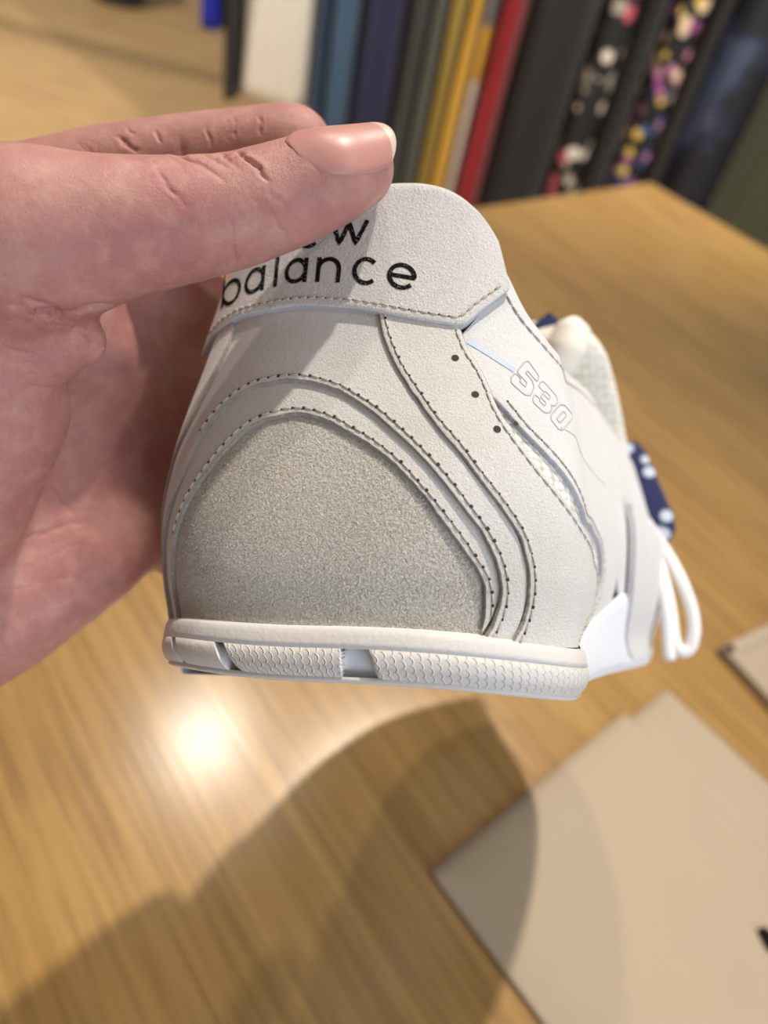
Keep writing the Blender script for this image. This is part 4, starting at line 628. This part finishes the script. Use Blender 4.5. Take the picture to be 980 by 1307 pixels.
# ------------------------------------------------------------------ cloth pouch and tray on the table
def cloth(name, c, u_, v_, lu, lv, z0, th, mat, parent, amp=.0012, seed=0, nu=70, nv=90):
    r = np.random.default_rng(seed); ph = r.uniform(0, 6.28, 8); V = []
    A_, B_ = np.meshgrid(np.linspace(0, 1, nu), np.linspace(0, 1, nv), indexing='ij')
    X = A_ * lu; Y = B_ * lv
    w = (np.sin(22 * X + 31 * Y + ph[0]) + .7 * np.sin(60 * X - 17 * Y + ph[1] + 1.5 * np.sin(14 * Y)) + .5 * np.sin(47 * Y + 33 * X + ph[2]) + .35 * np.sin(120 * X + 60 * Y + ph[3])) * .4
    edge = np.minimum(np.minimum(A_, 1 - A_) * lu, np.minimum(B_, 1 - B_) * lv); k = np.clip(edge / .012, 0, 1) ** .5
    zt_ = z0 + th * (.25 + .75 * k) + amp * (w + 1) * np.clip(edge / .02, 0, 1); zb = np.full_like(zt_, z0)
    P = lambda z: (np.array(c)[None, None] + X[..., None] * u_ + Y[..., None] * v_ + z[..., None] * np.array([0, 0, 1.])).reshape(-1, 3)
    V = np.concatenate([P(zt_), P(zb)]); n = nu * nv; Fc = grid_faces(nu, nv); Fc += [tuple(q + n for q in f_[::-1]) for f_ in grid_faces(nu, nv)]
    ring = [i * nv for i in range(nu)] + [(nu - 1) * nv + j for j in range(1, nv)] + [i * nv + nv - 1 for i in range(nu - 2, -1, -1)] + [j for j in range(nv - 2, 0, -1)]
    Fc += [(ring[i], ring[(i + 1) % len(ring)], ring[(i + 1) % len(ring)] + n, ring[i] + n) for i in range(len(ring))]
    return mk(name, V, Fc, mat, parent)
t = NT('beige_cotton'); o = t.co.outputs['Object']
wv = t.n('TexWave'); wv.inputs['Scale'].default_value = 420; t.l(t.mapped((1, 1, 1), (0, 0, .3)), wv.inputs['Vector'])
t.set(Base_Color=t.mix((.47, .375, .265, 1), (.43, .335, .235, 1), t.noise(o, 25, 3)), Roughness=.75, Sheen_Weight=.2); t.bump(wv.outputs['Fac'], .00012, .6); M_COTTON = t.m
pc = np.array(POUCH); d1 = pc[1] - pc[0]; d1 /= np.linalg.norm(d1); d2 = pc[3] - pc[2]; L2 = np.linalg.norm(d2); d2 /= L2
pouch = tag(empty('cloth_pouch', tuple(pc[0])), 'folded beige cotton pouch with a black print, lying on the table', 'pouch')
inv0 = lambda p: np.array(p) - pc[0]
d3 = pc[4] - pc[3]; d3 /= np.linalg.norm(d3)
perp = pc[3] - pc[0]; perp = perp - d1 * (perp @ d1); lw = np.linalg.norm(perp); perp /= lw
cloth('lower_layer', inv0(pc[0]), d1, perp, .34, lw * .97, .0002, .0016, M_COTTON, pouch, .0006, 1)
cloth('upper_layer', inv0(pc[2]), d3, d2, .33, L2, .0016, .0020, M_COTTON, pouch, .0011, 2)
pp = np.array(PRINT); V = [inv0(p) for p in pp]; V = [np.array([p[0], p[1], .0058]) for p in V]
n = len(V); mk('black_print', V + [q - [0, 0, .0012] for q in V], [tuple(range(n))] + [(i, (i + 1) % n, n + (i + 1) % n, n + i) for i in range(n)], M_INK, pouch, smooth=False)
tc = np.array(TRAY); a1 = tc[1] - tc[0]; a2 = tc[2] - tc[0]; a1 /= np.linalg.norm(a1); a2 = np.cross([0, 0, 1.], a1); a2 = a2 if a2 @ (tc[2] - tc[0]) > 0 else -a2
tray = tag(empty('fabric_tray', (tc[0][0], tc[0][1], 0)), 'small beige cloth-covered tray with a raised rim beside the pouch', 'tray')
TWX, TWY = .16, .20
def quadbox(name, x0, x1, y0, y1, z0, z1, mat, par, bev):
    v, f = boxmesh(x1 - x0, y1 - y0, z1 - z0, bev, 3); c_ = a1 * (x0 + x1) / 2 + a2 * (y0 + y1) / 2
    return mk(name, v[:, :1] * a1 + v[:, 1:2] * a2 + v[:, 2:3] * np.array([0, 0, 1.]) + c_ + [0, 0, (z0 + z1) / 2], f, mat, par)
quadbox('tray_base', .001, TWX - .001, .001, TWY - .001, .0, .0055, M_COTTON, tray, .001)
for (x0, x1, y0, y1) in ((0, TWX, 0, .009), (0, TWX, TWY - .009, TWY), (0, .009, 0, TWY), (TWX - .009, TWX, 0, TWY)): quadbox('rim', x0, x1, y0, y1, .0, .008, M_COTTON, tray, .002)

# ------------------------------------------------------------------ garments on a rail beyond the table
RAILZ = .80
def cloth_mat(name, c, c2=None, rough=.85):
    t = NT(name); o = t.co.outputs['Object']; c2 = c2 or tuple(x * .75 for x in c[:3]) + (1,)
    t.set(Base_Color=t.mix(c, c2, t.noise(t.mapped((14, 14, 1.2)), 2.2, 3)), Roughness=rough, Sheen_Weight=.15); t.bump(t.noise(o, 700, 2), .0004); return t.m
def flower_mat(name, bg, cols_, sc, cover):
    t = NT(name); o = t.co.outputs['Object']; v = t.n('TexVoronoi'); v.inputs['Scale'].default_value = sc; t.l(o, v.inputs['Vector'])
    sep = t.n('SeparateColor'); t.l(v.outputs['Color'], sep.inputs[0]); k = len(cols_)
    cr = t.ramp(sep.outputs[0], [(i / k, c) for i, c in enumerate(cols_)], 'CONSTANT')
    msk = t.ramp(v.outputs['Distance'], [(.42, (1, 1, 1, 1)), (.5, (0, 0, 0, 1))]); m2 = t.ramp(sep.outputs[1], [(cover, (1, 1, 1, 1)), (cover + .02, (0, 0, 0, 1))])
    t.set(Base_Color=t.mix(bg, cr, t.math('MULTIPLY', msk, m2)), Roughness=.85); return t.m
BK = (.012, .012, .013, 1)
GM = dict(royal_blue=cloth_mat('royal_blue_cloth', (.004, .015, .42, 1)), black=cloth_mat('black_cloth', BK), white=cloth_mat('white_cloth', (.78, .75, .66, 1), (.70, .66, .56, 1)),
    teal=cloth_mat('dark_teal_cloth', (.012, .05, .11, 1)), steel_blue=cloth_mat('steel_blue_cloth', (.06, .13, .22, 1), (.03, .07, .13, 1)), navy=cloth_mat('navy_cloth', (.016, .018, .07, 1)),
    charcoal=cloth_mat('charcoal_cloth', (.045, .047, .045, 1)), grey_green=cloth_mat('grey_green_cloth', (.09, .10, .075, 1)), mustard=cloth_mat('mustard_cloth', (.34, .24, .035, 1), (.26, .18, .03, 1)),
    yellow=cloth_mat('yellow_cloth', (.68, .40, .035, 1), (.56, .32, .03, 1)), red=cloth_mat('red_cloth', (.27, .006, .012, 1)), olive=cloth_mat('olive_cloth', (.045, .055, .022, 1)))
t = NT('banded_cloth'); sx = t.n('SeparateXYZ'); t.l(t.co.outputs['Object'], sx.inputs[0])
zr = t.math('ADD', t.math('MULTIPLY', sx.outputs[2], .5), .5)
t.set(Base_Color=t.ramp(zr, [(0, (.62, .56, .48, 1)), (.36, (.62, .36, .04, 1)), (.43, (.16, .16, .17, 1)), (.55, (.06, .035, .04, 1))], 'CONSTANT'), Roughness=.85); GM['striped'] = t.m
GM['black_floral'] = flower_mat('black_flower_print', BK, [(.6, .52, .44, 1), (.55, .10, .14, 1), (.35, .34, .28, 1), (.75, .68, .6, 1)], 22, .62)
GM['bright_floral'] = flower_mat('bright_flower_print', BK, [(.62, .26, .42, 1), (.75, .55, .12, 1), (.30, .08, .26, 1), (.8, .6, .4, 1), (.05, .10, .30, 1)], 30, .85)
t = NT('blue_camouflage'); o = t.co.outputs['Object']
t.set(Base_Color=t.ramp(t.noise(o, 7, 3), [(.44, (.008, .009, .014, 1)), (.52, (.016, .022, .05, 1)), (.60, (.05, .065, .115, 1))], 'CONSTANT'), Roughness=.7); GM['camouflage'] = t.m
GL = dict(royal_blue=('royal blue garment hanging beside the black one at the rail end', 'garment'), white=('white garment with a short straight hem on the clothes rail', 'garment'), teal=('dark teal garment hanging right next to the white one', 'garment'),
    steel_blue=('steel blue garment hanging between dark teal and navy ones', 'garment'), navy=('navy garment hanging beside the steel blue one', 'garment'), charcoal=('charcoal grey garment hanging between navy and grey green ones', 'garment'),
    grey_green=('dull grey green garment hanging beside the mustard one', 'garment'), mustard=('mustard garment hanging beside the bright yellow one', 'garment'), yellow=('bright yellow garment hanging between mustard and banded ones', 'garment'),
    striped=('narrow garment banded in grey, yellow and white beside the red one', 'garment'), red=('red garment hanging between banded and black ones', 'garment'), black_floral=('black garment with pale and red flower print', 'garment'),
    bright_floral=('garment with dense pink, yellow and purple flower print', 'garment'), camouflage=('dark garment with blue camouflage print', 'garment'), olive=('olive green garment at the rail end beyond the camouflage one', 'garment'))
blacks = ['plain black garment beside the short white one', 'wide plain black garment hanging beside the red one', 'plain black garment between the two flower-print ones', 'narrow plain black garment between bright flower print and camouflage']
bi = 0
for gi, (x0, x1, hz, Y, c) in enumerate(GARMENTS):
    r = np.random.default_rng(100 + gi); wid = (x1 - x0) * 1.10; cx = (x0 + x1) / 2; dep = .36; nl, ns = 30, 56; V = []; ph = r.uniform(0, 6.28, 6)
    for i in range(nl):
        q = i / (nl - 1); z = hz + (RAILZ - .02 - hz) * q; sh = 1 if q < .78 else 1 - .72 * ((q - .78) / .22) ** 1.3
        for j in range(ns):
            a = 2 * math.pi * j / ns; ca, sa_ = math.cos(a), math.sin(a)
            fold = .92 + (.07 * math.sin(3 * a + ph[0] + .8 * q) + .05 * math.sin(7 * a + ph[1] - 1.5 * q) + .03 * math.sin(13 * a + ph[2])) * (1.0 - .7 * q)
            px_ = wid / 2 * np.sign(ca) * abs(ca) ** .7 * fold * (1.04 - .12 * q) * (1 if q < .8 else 1 - .6 * (q - .8) / .2) 
            py_ = dep / 2 * np.sign(sa_) * abs(sa_) ** .6 * sh * (1 + .04 * math.sin(5 * z + ph[4]))
            V.append((px_, py_ + .18, z))
    Fc = grid_faces(nl, ns, True); Fc += [tuple(range(ns))[::-1], tuple((nl - 1) * ns + j for j in range(ns))]
    g = mk('hanging_garment', V, Fc, GM[c]); g.location = (cx, Y, 0)
    if c == 'black': lab = (blacks[bi], 'garment'); bi += 1
    else: lab = GL[c]
    tag(g, lab[0], lab[1], 'garments on the clothes rail')
rail = tag(empty('clothes_rail', (0, 2.68, FZ)), 'black metal clothes rail carrying the row of garments', 'clothes rail')
M_METAL = plain('black_metal', (.02, .02, .022, 1), .4, Metallic=.6)
v, f = tube(np.array([[-2.3, 0, RAILZ - FZ - .012], [0, 0, RAILZ - FZ - .012], [2.4, 0, RAILZ - FZ - .012]]), .016, 16); mk('rail', v, f, M_METAL, rail)
for xx in (-2.28, 2.38):
    v, f = tube(np.array([[xx, 0, .02], [xx, 0, .7], [xx, 0, RAILZ - FZ - .012]]), .015, 14); mk('post', v, f, M_METAL, rail)
    v, f = tube(np.array([[xx, 0, .0], [xx, 0, .006], [xx, 0, .010]]), .034, 20); mk('floor_flange', v, f, M_METAL, rail)
# dark basket standing on the floor further back
fb = np.array(FARBOX); bas = tag(empty('storage_basket', (fb[0], fb[1] + .12, FZ)), 'dark slate rounded basket standing on the wooden floor', 'basket')
M_SLATE = cloth_mat('slate_weave', (.05, .065, .09, 1)); V = []; prof = [(.0, .002), (.085, .0), (.12, .012), (.135, .05), (.145, .16), (.15, .26), (.155, .28), (.148, .285), (.14, .27), (.13, .06), (.0, .04)]
for r_, z_ in prof:
    for k in range(32): a = 2 * math.pi * k / 32; V.append((r_ * math.cos(a), r_ * math.sin(a) * .8, z_))
mk('basket_body', V, grid_faces(len(prof), 32, True), M_SLATE, bas)
v, f = tube(np.array([(.150 * math.cos(a), .150 * .8 * math.sin(a), .283) for a in np.linspace(0, 2 * math.pi, 40)]), .007, 8); mk('basket_rim', v, f, M_SLATE, bas)
